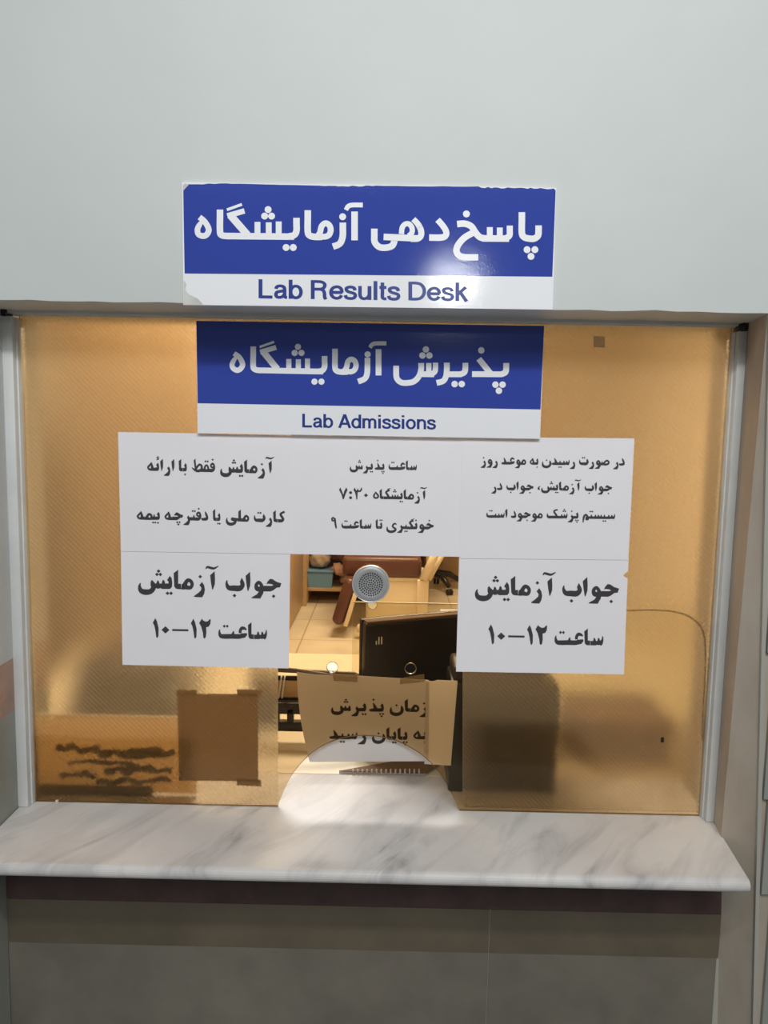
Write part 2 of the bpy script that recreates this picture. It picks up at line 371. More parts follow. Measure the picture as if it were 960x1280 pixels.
AR = [aty(340 + a / 3.84, 820 + b / 3.84, 0) for a, b in arch]
AR[0].z = Z0 + .001; AR[-1].z = Z0 + .001
outer = [(-.6215, Z0 + .001)] + [(p.x, p.z) for p in AR] + [(.6195, Z0 + .001), (.6195, ZG + .001), (-.6215, ZG + .001)]
def circ(px, py, rpx, n=28, y=0):
    c = aty(px, py, y); r = (aty(px + rpx, py, y) - c).length
    return [(c.x + r * math.cos(2 * math.pi * k / n), c.z + r * math.sin(2 * math.pi * k / n)) for k in range(n)]
HOLES = [(415.3, 834.5, 6.8), (513.2, 836, 6.8), (465.3, 756, 5.6)]
vs, fs = mesh_from_curve('pane', [outer] + [circ(*h) for h in HOLES], .0025)
mb = MB(); mb.cur = 0
for f in fs:
    nrm = (vs[f[1]] - vs[f[0]]).cross(vs[f[2]] - vs[f[0]]).normalized()
    mb.cur = 0 if abs(nrm.z) > .5 else 1
    mb.add([Vector((vs[i].x, .003 - vs[i].z, vs[i].y)) for i in f], [list(range(len(f)))])
pane = mb.build('glass_pane', ['glass', 'gedge'], win, weld=True)
pane['label'] = 'amber glass pane with arched cut-out and small drilled holes'
mb = MB()
for hx, hy, hr in HOLES:
    c = [Vector((x, .0, z)) for x, z in circ(hx, hy, hr + .3)]
    mb.tube(c, .0004, 6, closed=True)
mb.build('hole_rim', 'gedge', win)
# patterned film on the back, leaving the middle strip clear
fl = [aty(347.5, y, .007) for y in (1006, 680)]; f2 = [aty(578.5, y, .007) for y in (680, 985)]
pts = [(-.619, Z0 + .002), (fl[0].x, Z0 + .002), (fl[1].x, fl[1].z), (f2[0].x, f2[0].z), (f2[1].x, Z0 + .016), (f2[1].x + .008, Z0 + .006), (.6185, Z0 + .006), (.6185, ZG), (-.619, ZG)]
mb = MB(); vs, fs = mesh_from_curve('film', [pts], .0005)
mb.add([Vector((v.x, .0068 - v.z, v.y)) for v in vs], fs)
film = mb.build('patterned_film', 'film', win, weld=True); film['label'] = 'diamond patterned translucent amber layer'
mb = MB(); c = aty(828, 925, -.0008)
mb.prism([c + Vector((.0045 * math.cos(a) * (1 if i % 2 else .6), 0, .0055 * math.sin(a))) for i, a in enumerate([k * math.pi / 4 for k in range(8)])],
         [c + Vector((.0045 * math.cos(a) * (1 if i % 2 else .6), .0006, .0055 * math.sin(a))) for i, a in enumerate([k * math.pi / 4 for k in range(8)])])
mb.build('dark_speck', 'black', win)
sheet('tape_remnant', [(742, 420), (756, 420.5), (756, 434.5), (742, 434)], -.0008, .0004, 'tape', win)

# ------------------------------------------------------------------ lettering
def smooth(pts, k=5):
    if len(pts) < 3: return [tuple(p) for p in pts]
    out = []
    for i in range(len(pts) - 1):
        P0, P1, P2, P3 = (pts[max(0, i - 1)], pts[i], pts[i + 1], pts[min(len(pts) - 1, i + 2)])
        for j in range(k):
            t = j / k
            out.append(tuple(.5 * (2 * P1[c] + (P2[c] - P0[c]) * t + (2 * P0[c] - 5 * P1[c] + 4 * P2[c] - P3[c]) * t * t + (3 * P1[c] - P0[c] - 3 * P2[c] + P3[c]) * t ** 3) for c in range(len(P1))))
    out.append(tuple(pts[-1])); return out
def stroke_polys(pts, k=6, straight=False):
    """a pen stroke (x, y, width) as one group of flat polygons"""
    s = pts if straight else smooth(pts, k); L = []
    for i, p in enumerate(s):
        a = s[max(0, i - 1)]; b = s[min(len(s) - 1, i + 1)]
        dx, dy = b[0] - a[0], b[1] - a[1]; d = math.hypot(dx, dy) or 1
        nx, ny = -dy / d, dx / d; L.append(((p[0] + nx * p[2] / 2, p[1] + ny * p[2] / 2), (p[0] - nx * p[2] / 2, p[1] - ny * p[2] / 2)))
    return [[[L[i][0], L[i + 1][0], L[i + 1][1], L[i][1]] for i in range(len(L) - 1)]]
def diamond(x, y, r=10): return [[[(x - r, y), (x, y - r), (x + r, y), (x, y + r)]]]
def disc(x, y, r): return [[[(x + r * math.cos(a * math.pi / 9), y + r * math.sin(a * math.pi / 9)) for a in range(18)]]]

# printed naskh-like letters: alef height = 100, baseline = 0; (advance, strokes, polygons, dots)
TOOTH_I = [(0, 28), (14, 28), (16, 36), (8, 46), (22, 68), (31, 55), (34, 35), (33, 12), (24, 1), (10, 0), (0, 0)]
SEEN = [(0, 0), (0, 26), (10, 26), (18, 27), (22, 46), (30, 42), (36, 26), (44, 26), (49, 46), (57, 42), (62, 28), (70, 34), (77, 57), (82, 52), (83, 28), (78, 8), (68, -2), (58, 4), (50, 1), (42, 4), (34, 0)]
SEEN_M = [(0, 0), (0, 26), (10, 26), (16, 27), (20, 46), (28, 42), (33, 26), (41, 26), (46, 46), (54, 42), (59, 27), (66, 27), (71, 46), (79, 42), (82, 26), (88, 26), (88, 0)]
SEEN_F = [[(12, 28, 4), (7, 12, 14), (14, -10, 24), (36, -18, 29), (62, -14, 26), (77, 4, 24), (73, 22, 22), (67, 42, 6)]]
SEEN_FP = [(74, 4), (62, 30), (70, 46), (80, 34), (88, 26), (92, 28), (97, 44), (104, 40), (108, 27), (118, 27), (124, 46), (132, 44), (136, 28), (138, 14), (134, 3), (124, -1), (112, 4), (100, 0), (88, 4)]
BEH = [[(9, 54, 5), (7, 36, 14), (18, 16, 24), (45, 14, 29), (72, 14, 29), (88, 28, 22), (86, 46, 20), (84, 66, 3)]]
JEEM = [(0, 0), (0, 29), (40, 29), (50, 33), (40, 38), (22, 40), (13, 37), (20, 52), (32, 65), (44, 64), (66, 50), (90, 43), (83, 22), (66, 20), (48, 6), (34, 0)]
REH = [(28, 23), (41, 39), (52, 22), (56, 0), (52, -22), (42, -40), (20, -40), (0, -38), (2, -33), (22, -18), (36, -4), (38, 8)]
REH_F = [(0, -38), (2, -33), (22, -18), (36, -4), (38, 8), (30, 22), (40, 42), (50, 28), (58, 27), (72, 28), (72, 0), (57, 0), (52, -22), (42, -40), (20, -40)]
ALEF = [(4, 78), (27, 100), (29, 60), (28, 30), (18, 0), (14, 2), (8, 40)]
ALEF_F = [(3, 82), (26, 100), (26, 28), (40, 28), (40, 0), (24, 0), (12, 4), (6, 14)]
MEEM = [[(0, 14, 28), (14, 14, 28), (22, 34, 20), (34, 47, 19), (49, 40, 18), (54, 24, 17), (46, 9, 18), (28, 10, 22), (16, 13, 26)]]
WAW_R = [[(48, 12, 26), (30, 13, 24), (25, 32, 18), (38, 46, 17), (51, 32, 18), (53, 10, 22), (48, -14, 22)]]
WAW_T = [(58, 4), (57, -16), (46, -37), (0, -36), (2, -31), (28, -16), (38, -2)]
AIN = [[(78, 54, 7), (66, 62, 16), (50, 64, 20), (38, 50, 18), (38, 34, 18)], [(0, 14, 28), (30, 14, 28), (52, 18, 24), (72, 26, 20), (80, 33, 6)]]
KAF = [[(58, 88, 18), (32, 76, 18), (24, 64, 19), (36, 44, 20), (45, 26, 22), (32, 13, 26), (0, 13, 27)]]
NOON = [[(10, 34, 5), (7, 12, 15), (14, -12, 24), (42, -22, 27), (70, -14, 24), (84, 6, 22), (83, 26, 20), (79, 46, 5)]]
HEH_F = [[(66, 14, 26), (46, 14, 24), (41, 38, 20), (33, 70, 8)], [(34, 60, 14), (14, 38, 16), (7, 27, 14), (18, 13, 17), (44, 10, 21)]]
GL = {
 'alef': (34, [], [ALEF], []),
 'madda': (66, [[(0, 106, 4), (8, 116, 11), (25, 112, 13), (42, 110, 11), (64, 122, 4)]], [[(x + 18, y * .95) for x, y in ALEF]], []),
 'alef_f': (42, [], [ALEF_F], []),
 'beh': (100, BEH, [[(74, 46), (84, 68), (92, 50), (84, 38)]], [(47, -24)]),
 'teh': (100, BEH, [[(74, 46), (84, 68), (92, 50), (84, 38)]], [(38, 76), (57, 76)]),
 'teh_f': (102, [[(10, 54, 5), (7, 38, 13), (16, 16, 24), (45, 13, 28), (75, 14, 28), (102, 14, 28)], [(92, 20, 24), (98, 46, 5)]], [], [(38, 74), (57, 74)]),
 'beh_i': (38, [], [TOOTH_I], [(18, -24)]), 'yeh_i': (38, [], [TOOTH_I], [(10, -22), (28, -22)]),
 'peh_i': (38, [], [TOOTH_I], [(8, -18), (28, -18), (18, -36)]), 'teh_i': (38, [], [TOOTH_I], [(10, 88), (29, 88)]), 'noon_i': (38, [], [TOOTH_I], [(20, 90)]),
 'hamza_i': (38, [[(34, 108, 6), (22, 116, 7), (16, 106, 8), (30, 98, 8), (12, 90, 6)]], [TOOTH_I], []),
 'yeh_m': (28, [], [[(0, 0), (0, 26), (8, 28), (12, 46), (20, 44), (22, 28), (28, 26), (28, 0)]], [(6, -22), (24, -22)]),
 'teh_m': (28, [], [[(0, 0), (0, 26), (8, 28), (12, 46), (20, 44), (22, 28), (28, 26), (28, 0)]], [(6, 78), (24, 78)]),
 'seen_i': (84, [], [SEEN], []), 'seen_m': (88, [], [SEEN_M], []),
 'sheen_i': (84, [], [SEEN], [(42, 76), (61, 76), (51, 93)]), 'sheen_m': (88, [], [SEEN_M], [(36, 74), (54, 74), (45, 91)]),
 'sheen_f': (138, SEEN_F, [SEEN_FP + [], [(124, 0), (124, 28), (140, 28), (140, 0)]], [(95, 74), (112, 74), (103, 91)]),
 'sheen': (138, SEEN_F, [SEEN_FP], [(95, 74), (112, 74), (103, 91)]),
 'meem_i': (63, MEEM, [], []), 'meem_m': (60, MEEM + [[(44, 12, 24), (60, 13, 26)]], [], []),
 'meem_f': (67, [[(67, 14, 26), (52, 16, 20), (38, 42, 17), (24, 36, 19), (14, 10, 17), (9, -42, 8)], [(54, 14, 20), (50, -8, 16), (36, -6, 15), (40, 22, 16)]], [], []),
 'reh': (60, [], [REH], []), 'zeh': (60, [], [REH], [(32, 66)]), 'reh_f': (72, [], [REH_F], []), 'zeh_f': (72, [], [REH_F], [(40, 78)]),
 'dal': (60, [[(4, 22, 8), (9, 12, 20), (28, 12, 25), (44, 16, 24), (47, 34, 19), (39, 56, 18), (32, 78, 4)]], [], []),
 'dal_f': (68, [[(4, 20, 8), (10, 12, 21), (30, 13, 26), (50, 14, 28), (68, 14, 28)], [(44, 20, 26), (38, 44, 20), (27, 72, 4)]], [], []),
 'zal_f': (68, [[(4, 20, 8), (10, 12, 21), (30, 13, 26), (50, 14, 28), (68, 14, 28)], [(44, 20, 26), (38, 44, 20), (27, 72, 4)]], [], [(30, 95)]),
 'waw': (62, WAW_R, [WAW_T], []), 'waw_f': (64, WAW_R + [[(45, 14, 28), (64, 14, 28)]], [WAW_T], []),
 'jeem_i': (92, [], [JEEM], [(50, -24)]), 'khe_i': (92, [], [JEEM], [(46, 90)]), 'che_i': (92, [], [JEEM], [(40, -17), (60, -17), (50, -35)]),
 'ain_i': (84, AIN, [[(40, 2), (70, 8), (78, 34), (40, 32)]], []),
 'sad_i': (90, [[(0, 14, 28), (24, 14, 24), (40, 34, 17), (60, 50, 18), (79, 40, 18), (77, 19, 19), (56, 10, 21), (30, 12, 26)]], [[(6, 20), (12, 48), (24, 22)]], []),
 'feh_i': (50, [[(0, 13, 27), (24, 13, 27), (39, 25, 19), (41, 48, 16), (30, 66, 17), (15, 58, 16), (15, 42, 14), (28, 37, 15), (40, 42, 14)]], [], [(28, 98)]),
 'qaf_m': (50, [[(8, 16, 20), (12, 42, 15), (25, 53, 15), (37, 42, 15), (41, 16, 20)], [(0, 11, 23), (50, 11, 23)]], [], [(16, 84), (35, 84)]),
 'tah_f': (104, [[(36, 22, 20), (52, 44, 17), (70, 58, 17), (87, 46, 18), (86, 22, 20), (70, 10, 22), (45, 8, 20), (24, 17, 15), (2, 33, 6)], [(80, 13, 26), (104, 13, 26)]], [[(18, 90), (33, 105), (43, 16), (29, 12)]], []),
 'heh_f': (66, HEH_F, [], []), 'heh': (60, [[(27, 66, 6), (12, 40, 17), (11, 17, 17), (29, 9, 17), (48, 18, 17), (48, 36, 17), (34, 54, 14), (23, 70, 8)]], [], []),
 'kaf_i': (58, KAF, [], []), 'gaf_m': (62, KAF + [[(66, 106, 7), (34, 93, 7)], [(36, 13, 26), (62, 13, 26)]], [], []), 'gaf_i': (62, KAF + [[(66, 106, 7), (34, 93, 7)]], [], []),
 'kaf_f': (120, [[(8, 52, 4), (6, 36, 13), (16, 14, 26), (50, 13, 28), (120, 13, 28)], [(106, 92, 16), (78, 82, 17), (72, 66, 18), (88, 42, 20), (97, 20, 22)]], [], []),
 'lam_m': (44, [], [[(0, 0), (0, 28), (10, 28), (10, 82), (32, 100), (34, 28), (44, 28), (44, 0)]], []),
 'yeh_f': (100, [[(12, 30, 5), (7, 10, 15), (16, -14, 24), (44, -24, 26), (76, -14, 23), (85, 3, 17), (66, 9, 14), (50, 16, 13), (56, 27, 12), (72, 21, 20), (100, 14, 28)]], [], []),
 'yeh': (102, [[(10, 22, 5), (7, 4, 15), (16, -20, 24), (44, -30, 26), (78, -20, 24), (88, 0, 19), (70, 13, 17), (60, 28, 17), (68, 46, 17), (84, 54, 15), (98, 42, 5)]], [], []),
 'noon': (98, NOON, [], [(46, 48)]),
 'comma': (40, [[(30, 44, 6), (15, 28, 15), (14, 14, 19), (26, 10, 14)]], [], []),
 'n1': (40, [], [[(4, 78), (16, 102), (24, 85), (32, 50), (31, 10), (26, 0), (21, 2), (16, 40), (11, 64)]], []),
 'n2': (68, [], [[(4, 80), (17, 103), (21, 96), (34, 88), (34, 58), (22, 30), (14, 62)], [(34, 88), (46, 90), (56, 102), (60, 98), (58, 76), (50, 62), (34, 58)], [(14, 62), (38, 60), (39, 30), (36, 8), (30, 0), (24, 6), (22, 35)]], []),
 'n3': (92, [], [[(2, 92), (14, 118), (20, 102), (30, 86), (40, 78), (24, 40), (14, 74)], [(20, 102), (30, 86), (36, 96), (41, 112), (47, 94), (56, 86), (66, 98), (74, 118), (82, 112), (80, 90), (66, 74), (44, 72), (24, 76)], [(14, 74), (42, 74), (40, 40), (38, 0), (28, 0), (24, 40)]], []),
 'n7': (88, [], [[(2, 92), (14, 116), (26, 86), (42, 44), (46, 0), (36, 0), (24, 48)], [(42, 44), (50, 80), (68, 116), (80, 92), (62, 50), (46, 0), (36, 0)]], []),
 'n9': (62, [[(36, 92, 16), (22, 104, 15), (12, 92, 15), (16, 76, 15), (30, 76, 14), (38, 88, 15)], [(38, 98, 18), (42, 60, 18), (48, 20, 16), (52, 0, 9)]], [], []),
 'n0': (52, [], [[(6, 42), (25, 23), (44, 42), (25, 61)]], []),
 'dash': (92, [], [[(6, 37), (84, 37), (84, 47), (6, 47)]], []),
 'colon': (44, [], [], []),
 'gap': (16, [], [], []),
}
def layout(seq):
    """letters listed in reading order, set from right to left; returns polygons"""
    cur = 0; polys = []
    for g in seq:
        adv, st, pg, dots = GL[g]; cur -= adv
        P = []
        for s in st: P += stroke_polys(s)
        P += [[list(p)] for p in pg]
        for d in dots: P += diamond(d[0], d[1], 9.5)
        if g == 'colon': P += disc(20, 16, 14) + disc(20, 66, 14)
        polys += [[[(x + cur, y) for x, y in p] for p in gr] for gr in P]
    return polys
def lettering(name, words, y, m, parent):
    """words: (letters, x0, x1, baseline, alef height) in photograph pixels, laid on the sheet's plane"""
    mb = MB()
    for seq, x0, x1, base, h in words:
        polys = layout(seq.split())
        a = min(p[0] for g in polys for q in g for p in q); b = max(p[0] for g in polys for q in g for p in q)
        for k, q in ((k + j * .12, q) for k, g in enumerate(polys) for j, q in enumerate(g)):
            pts = [aty(x0 + (p[0] - a) / (b - a) * (x1 - x0), base - p[1] * h / 100 + ((x0 + (p[0] - a) / (b - a) * (x1 - x0)) - (x0 + x1) / 2) * .016, y - (k % 12) * 2.5e-5) for p in q]
            mb.add(pts, [list(range(len(pts)))])
    return mb.build(name, m, parent)

AZ = 'madda zeh meem_i alef_f yeh_i sheen_f'
JAVAB = 'jeem_i waw_f alef beh'
SAAT = 'seen_i alef_f ain_i teh_f'
def notice(label, px, y, lines, ink='ink', paper='paper', group='white paper notices stuck on the glass', name='paper_notice'):
    c = aty(sum(p[0] for p in px) / len(px), max(p[1] for p in px), y)
    t = thing(name, c, label, 'notice', group)
    sheet('sheet', px, y, .0004, paper, t)
    for l in lines: lettering('printed_text', l, y - .0003, ink, t)
    return t
notice('white paper notice at upper left of the glass with two lines beginning آزمایش فقط',
  [(147.5, 540), (250, 541.8), (365, 544.5), (363, 692.5), (151, 689)], -.0040,
  [[(AZ, 275.1, 342.8, 591.2, 16.9), ('feh_i qaf_m tah_f', 239.5, 269, 589.9, 15.8), ('beh_i alef_f', 223.3, 233.6, 589.2, 15.5), ('alef reh alef hamza_i heh_f', 183.9, 218, 588.7, 15.3)],
   [('kaf_i alef_f reh teh', 317.2, 356.3, 652.6, 15), ('meem_i lam_m yeh_f', 282.3, 311.5, 651.8, 15), ('yeh_i alef_f', 266, 276, 651.2, 15), ('dal feh_i teh_m reh_f che_i heh_f', 205.6, 260.3, 650.4, 15), ('beh_i yeh_m meem_m heh_f', 170.9, 199.9, 649.7, 15)]])
notice('white paper notice at lower left of the glass with large letters and the hours ۱۰–۱۲',
  [(151, 687), (362.8, 690), (361, 835.5), (153, 831)], -.0030,
  [[(JAVAB, 281.7, 351.7, 739.0, 24.3), (AZ, 172.5, 273.3, 736.4, 24.3)], [(SAAT, 272.9, 333.8, 798.6, 21), ('n2 n1 dash n0 n1', 191, 263.4, 797.9, 24.3)]])
notice('middle white paper notice under the lower sign with three lines and the time ۷:۳۰',
  [(364, 541), (580, 546), (577, 696), (363, 692.5)], -.0032,
  [[(SAAT, 485.7, 521.1, 587.5, 12.5), ('peh_i zal_f gap yeh_i reh_f sheen', 437.1, 481, 586.9, 12)],
   [('madda zeh meem_i alef_f yeh_i sheen_m gaf_m alef_f heh', 466.3, 534, 624.1, 12.8), ('n0 n3 colon n7', 423.8, 460, 624.2, 12.7)],
   [('khe_i waw_f noon_i gaf_m yeh_m reh_f yeh', 482.9, 542.4, 661.4, 12.3), ('teh_i alef_f', 469.5, 478.4, 661, 12.3), (SAAT, 426.8, 464.2, 660.7, 12.3), ('n9', 413.9, 421, 660.6, 13)]])
notice('white paper notice at upper right of the glass with three lines of small letters',
  [(577, 546), (793, 548), (789.5, 620), (785.5, 700), (575, 698)], -.0040,
  [[('dal reh', 766.3, 781, 581.9, 12), ('sad_i waw_f reh teh', 723.8, 762, 581.5, 12), ('reh seen_i yeh_m dal_f noon', 677.3, 719.2, 581.2, 12), ('beh_i heh_f', 662.2, 673, 580.9, 12), ('meem_i waw_f ain_i dal_f', 626.8, 657.7, 580.7, 12), ('reh waw zeh', 600.7, 622.3, 580.2, 12)],
   [(JAVAB, 730.8, 765.3, 613.9, 11.5), (AZ + ' comma', 672, 726.7, 613.1, 11.5), (JAVAB, 633, 667.2, 612.9, 11.5), ('dal reh', 614, 628, 612.5, 11.5)],
   [('seen_i yeh_m seen_m teh_m meem_f', 728.3, 769, 648.6, 11.6), ('peh_i zeh_f sheen_i kaf_f', 683.4, 723.6, 648, 11.8), ('meem_i waw_f jeem_i waw_f dal', 638.6, 678.4, 647.6, 11.6), ('alef seen_i teh_f', 607.9, 634.4, 647.2, 11.6)]])
notice('white paper notice at lower right of the glass with a nicked right edge',
  [(574, 696.5), (785.8, 698), (785.2, 714), (781, 717), (779, 720), (784.6, 723), (783, 760), (780, 843), (570, 839.5)], -.0030,
  [[(JAVAB, 702.8, 773.9, 745.6, 24.3), (AZ, 593.7, 694.9, 744.2, 24.3)], [(SAAT, 693.2, 754.3, 806.4, 21), ('n2 n1 dash n0 n1', 610.5, 684, 805.8, 24.3)]])

# the two plastic signs, their rounded letters drawn as even pen strokes
def pen(ox, oy, sc, w):
    out = []
    def P(pts, ww=None, straight=False):
        st = stroke_polys([(p[0], p[1], (p[2] if len(p) > 2 else (ww or w))) for p in pts], 6, straight)
        out.extend([[[(ox + x / sc, oy + y / sc) for x, y in q] for q in g] for g in st])
    def D(x, y, r): out.extend([[[(ox + a / sc, oy + b / sc) for a, b in q] for q in g] for g in disc(x, y, r)])
    return out, P, D
def sign_letters(name, polys, y, m, parent):
    mb = MB()
    for k, q in ((k + j * .12, q) for k, g in enumerate(polys) for j, q in enumerate(g)):
        pts = [aty(a, b, y - (k % 24) * 2.5e-5) for a, b in q]; mb.add(pts, [list(range(len(pts)))])
    return mb.build(name, m, parent)
def ring(cx, cy, rx, ry): return [(cx + rx * math.cos(k * math.pi / 6), cy + ry * math.sin(k * math.pi / 6)) for k in range(13)]
LA = {   # plain grotesque capitals 100 high: advance, straight strokes, curved strokes
 'L': (62, [[(10, 100), (10, 0)], [(10, 7), (58, 7)]], []), ' ': (28, [], []),
 'a': (58, [], [[(10, 51), (15, 63), (28, 67), (41, 62), (45, 48), (45, 20), (47, 8), (55, 6)], [(45, 42), (28, 38), (14, 33), (10, 20), (14, 9), (25, 6), (37, 11), (45, 24)]]),
 'b': (62, [[(11, 100), (11, 0)]], [ring(32, 36, 21, 31)]), 'd': (62, [[(51, 100), (51, 0)]], [ring(30, 36, 21, 31)]),
 'R': (75, [[(10, 100), (10, 0)]], [[(10, 93), (30, 93), (46, 91), (57, 82), (58, 70), (52, 58), (38, 53), (10, 53)], [(38, 53), (52, 47), (57, 30), (58, 10), (63, 0)]]),
 'e': (60, [[(9, 37), (54, 37)]], [[(52, 36), (50, 54), (41, 65), (30, 67), (17, 61), (9, 46), (9, 27), (17, 12), (30, 6), (43, 10), (51, 22)]]),
 's': (54, [], [[(45, 50), (40, 63), (26, 67), (12, 62), (10, 52), (16, 43), (28, 38), (42, 32), (46, 21), (40, 9), (26, 6), (11, 10), (6, 23)]]),
 'u': (60, [[(49, 73), (49, 0)]], [[(11, 73), (11, 50), (11, 26), (16, 11), (28, 6), (42, 13), (49, 30)]]), 'l': (27, [[(13, 100), (13, 0)]], []),
 't': (33, [[(2, 67), (30, 67)]], [[(14, 93), (14, 50), (14, 18), (19, 8), (30, 7)]]),
 'D': (77, [[(10, 100), (10, 0)]], [[(10, 93), (34, 93), (54, 86), (66, 64), (66, 36), (54, 14), (34, 7), (10, 7)]]),
 'k': (56, [[(12, 100), (12, 0)], [(47, 75), (14, 36)], [(24, 48), (50, -2)]], []),
 'A': (72, [[(6, 0), (36, 100)], [(36, 100), (66, 0)], [(18, 31), (54, 31)]], []),
 'm': (89, [[(11, 73), (11, 0)]], [[(11, 48), (18, 63), (30, 67), (41, 60), (44, 44), (44, 0)], [(44, 48), (51, 63), (63, 67), (74, 60), (77, 44), (77, 0)]]),
 'i': (27, [[(13, 73), (13, 0)], [(13, 100), (13, 86)]], []), 'o': (62, [], [ring(31, 36, 22, 31)]),
 'n': (60, [[(11, 73), (11, 0)]], [[(11, 46), (19, 62), (32, 67), (45, 60), (49, 44), (49, 0)]]),
}
def latin(name, body, x0, x1, yb, cap, y, m, parent, slope=.016, w=15.5):
    cur = 0; G = []
    for ch in body:
        adv, st, cv = LA[ch]
        for q in st: G += [[[(u + cur, v) for u, v in p] for p in g] for g in stroke_polys([(u, v, w) for u, v in q], 6, True)]
        for q in cv: G += [[[(u + cur, v) for u, v in p] for p in g] for g in stroke_polys([(u, v, w * .93) for u, v in q], 5)]
        cur += adv
    a = min(p[0] for g in G for q in g for p in q); b = max(p[0] for g in G for q in g for p in q)
    mb = MB()
    for k, q in ((k + j * .12, q) for k, g in enumerate(G) for j, q in enumerate(g)):
        pts = []
        for u, v in q:
            X = x0 + (u - a) / (b - a) * (x1 - x0); pts.append(aty(X, yb - v / 100 * cap + (X - (x0 + x1) / 2) * slope, y - (k % 6) * 2.5e-5))
        mb.add(pts, [list(range(len(pts)))])
    return mb.build(name, m, parent)
def ragged(p, q, n, amp):
    return [(p[0] + (q[0] - p[0]) * i / n, p[1] + (q[1] - p[1]) * i / n + random.uniform(-amp, amp)) for i in range(n + 1)]

s1 = thing('sign_board', aty(460, 384, YF - .004), 'upper blue and white sign on the wall reading Lab Results Desk', 'sign', 'blue and white signs')
y1 = YF - .0045
px = [(227.5, 227.8), (300, 229), (460, 230.8), (600, 233), (695.5, 235), (691, 387), (229, 381)]
sheet('board', px, y1, .0042, 'board', s1)
top = [(229, 231.5)] + ragged((232, 230.5), (290, 229.3), 8, .7) + ragged((300, 229.6), (400, 232), 6, .25) + ragged((402, 232.2), (470, 232.6), 16, .8) + ragged((480, 232.5), (598, 233.2), 8, .3) + ragged((602, 234), (692, 236.4), 22, 1.0)
f = top + [(694.6, 238), (693, 280), (690.4, 345.8), (230.8, 341.8), (230, 300)]
mb = MB(); mb.add([aty(a, b, y1 - .0003) for a, b in f], [list(range(len(f)))]); mb.build('blue_panel', 'blue', s1)
for pl in ([(229.5, 350), (233, 355), (231.5, 362), (236, 368), (247, 373), (254, 380.5), (229.4, 380.3)], [(231, 229), (236, 231), (233, 234), (229.5, 238), (228.6, 232)]):
    mb = MB(); mb.add([aty(a, b, y1 - .00035) for a, b in pl], [list(range(len(pl)))]); mb.build('worn_patch', 'torn', s1)
out, P, D = pen(220, 220, 3.692, 30)
P([(108, 190, 26), (133, 211, 26), (151, 246, 27), (142, 270, 27), (124, 277, 27), (104, 269, 26), (99, 248, 26), (108, 226, 24), (122, 208, 16)])
P([(203, 155), (203, 180), (203, 255), (210, 272), (232, 277), (270, 277)]); P([(232, 277), (545, 280)], 30, True)
P([(235, 156), (304, 131)], 13, True); P([(237, 184), (316, 161)], 25, True); P([(250, 180), (330, 272)], 34, True)
P([(376, 212), (376, 278)], 27, True); P([(428, 214), (428, 280)], 27, True); P([(474, 210), (474, 280)], 27, True)
D(425, 155, 16); D(409, 185, 16); D(441, 185, 16)
P([(556, 193), (556, 220), (556, 252), (546, 272), (520, 279)]); D(508, 330, 16); D(541, 330, 16)
P([(608, 158), (608, 190), (608, 255), (616, 274), (640, 281), (675, 281)])
P([(650, 281), (664, 262), (672, 232), (690, 218), (708, 228), (714, 250), (706, 272), (688, 280), (668, 278), (660, 268)], 27)
P([(770, 215), (770, 240), (769, 280), (756, 312), (724, 326)]); D(769, 188, 16)
P([(824, 164), (824, 297)], 30, True); P([(784, 157, 20), (795, 140, 22), (815, 134, 22), (862, 134, 22)])
_o = out
out, P, D = pen(440, 220, 3.692, 30)
P([(103, 243), (103, 270), (105, 305), (125, 327), (155, 331), (185, 322), (196, 298), (197, 282)]); P([(146, 281), (300, 288)], 30, True)
P([(283, 199, 26), (304, 222, 27), (318, 250, 28), (318, 275, 28), (302, 289, 29), (270, 290, 29)]); P([(228, 268), (232, 238), (246, 222), (264, 222), (277, 240), (276, 262), (262, 276)], 24)
P([(395, 202, 28), (418, 228, 28), (434, 255, 28), (432, 275, 29), (412, 284, 30), (356, 284, 30)])
P([(485, 222), (520, 220), (550, 232), (568, 258), (590, 282), (622, 289)]); P([(566, 258), (520, 284), (490, 318), (482, 345), (494, 367), (525, 375), (583, 375)]); D(528, 175, 16)
P([(600, 288), (725, 289)], 30, True); P([(636, 236), (636, 288)], 27, True); P([(682, 238), (682, 288)], 27, True); P([(728, 229), (728, 250), (726, 276), (705, 289)], 28)
P([(784, 167), (784, 200), (784, 262), (794, 282), (818, 289), (840, 289), (858, 276), (861, 250), (861, 228)]); D(808, 340, 16); D(844, 340, 16); D(826, 371, 16)
sign_letters('white_lettering', _o + out, y1 - .0006, 'whitetxt', s1)
latin('blue_lettering', 'Lab Results', 323.2, 500.5, 374.0, 23.6, y1 - .0004, 'bluetxt', s1)
latin('blue_lettering', 'Desk', 510.5, 585.3, 375.8, 23.2, y1 - .0004, 'bluetxt', s1)

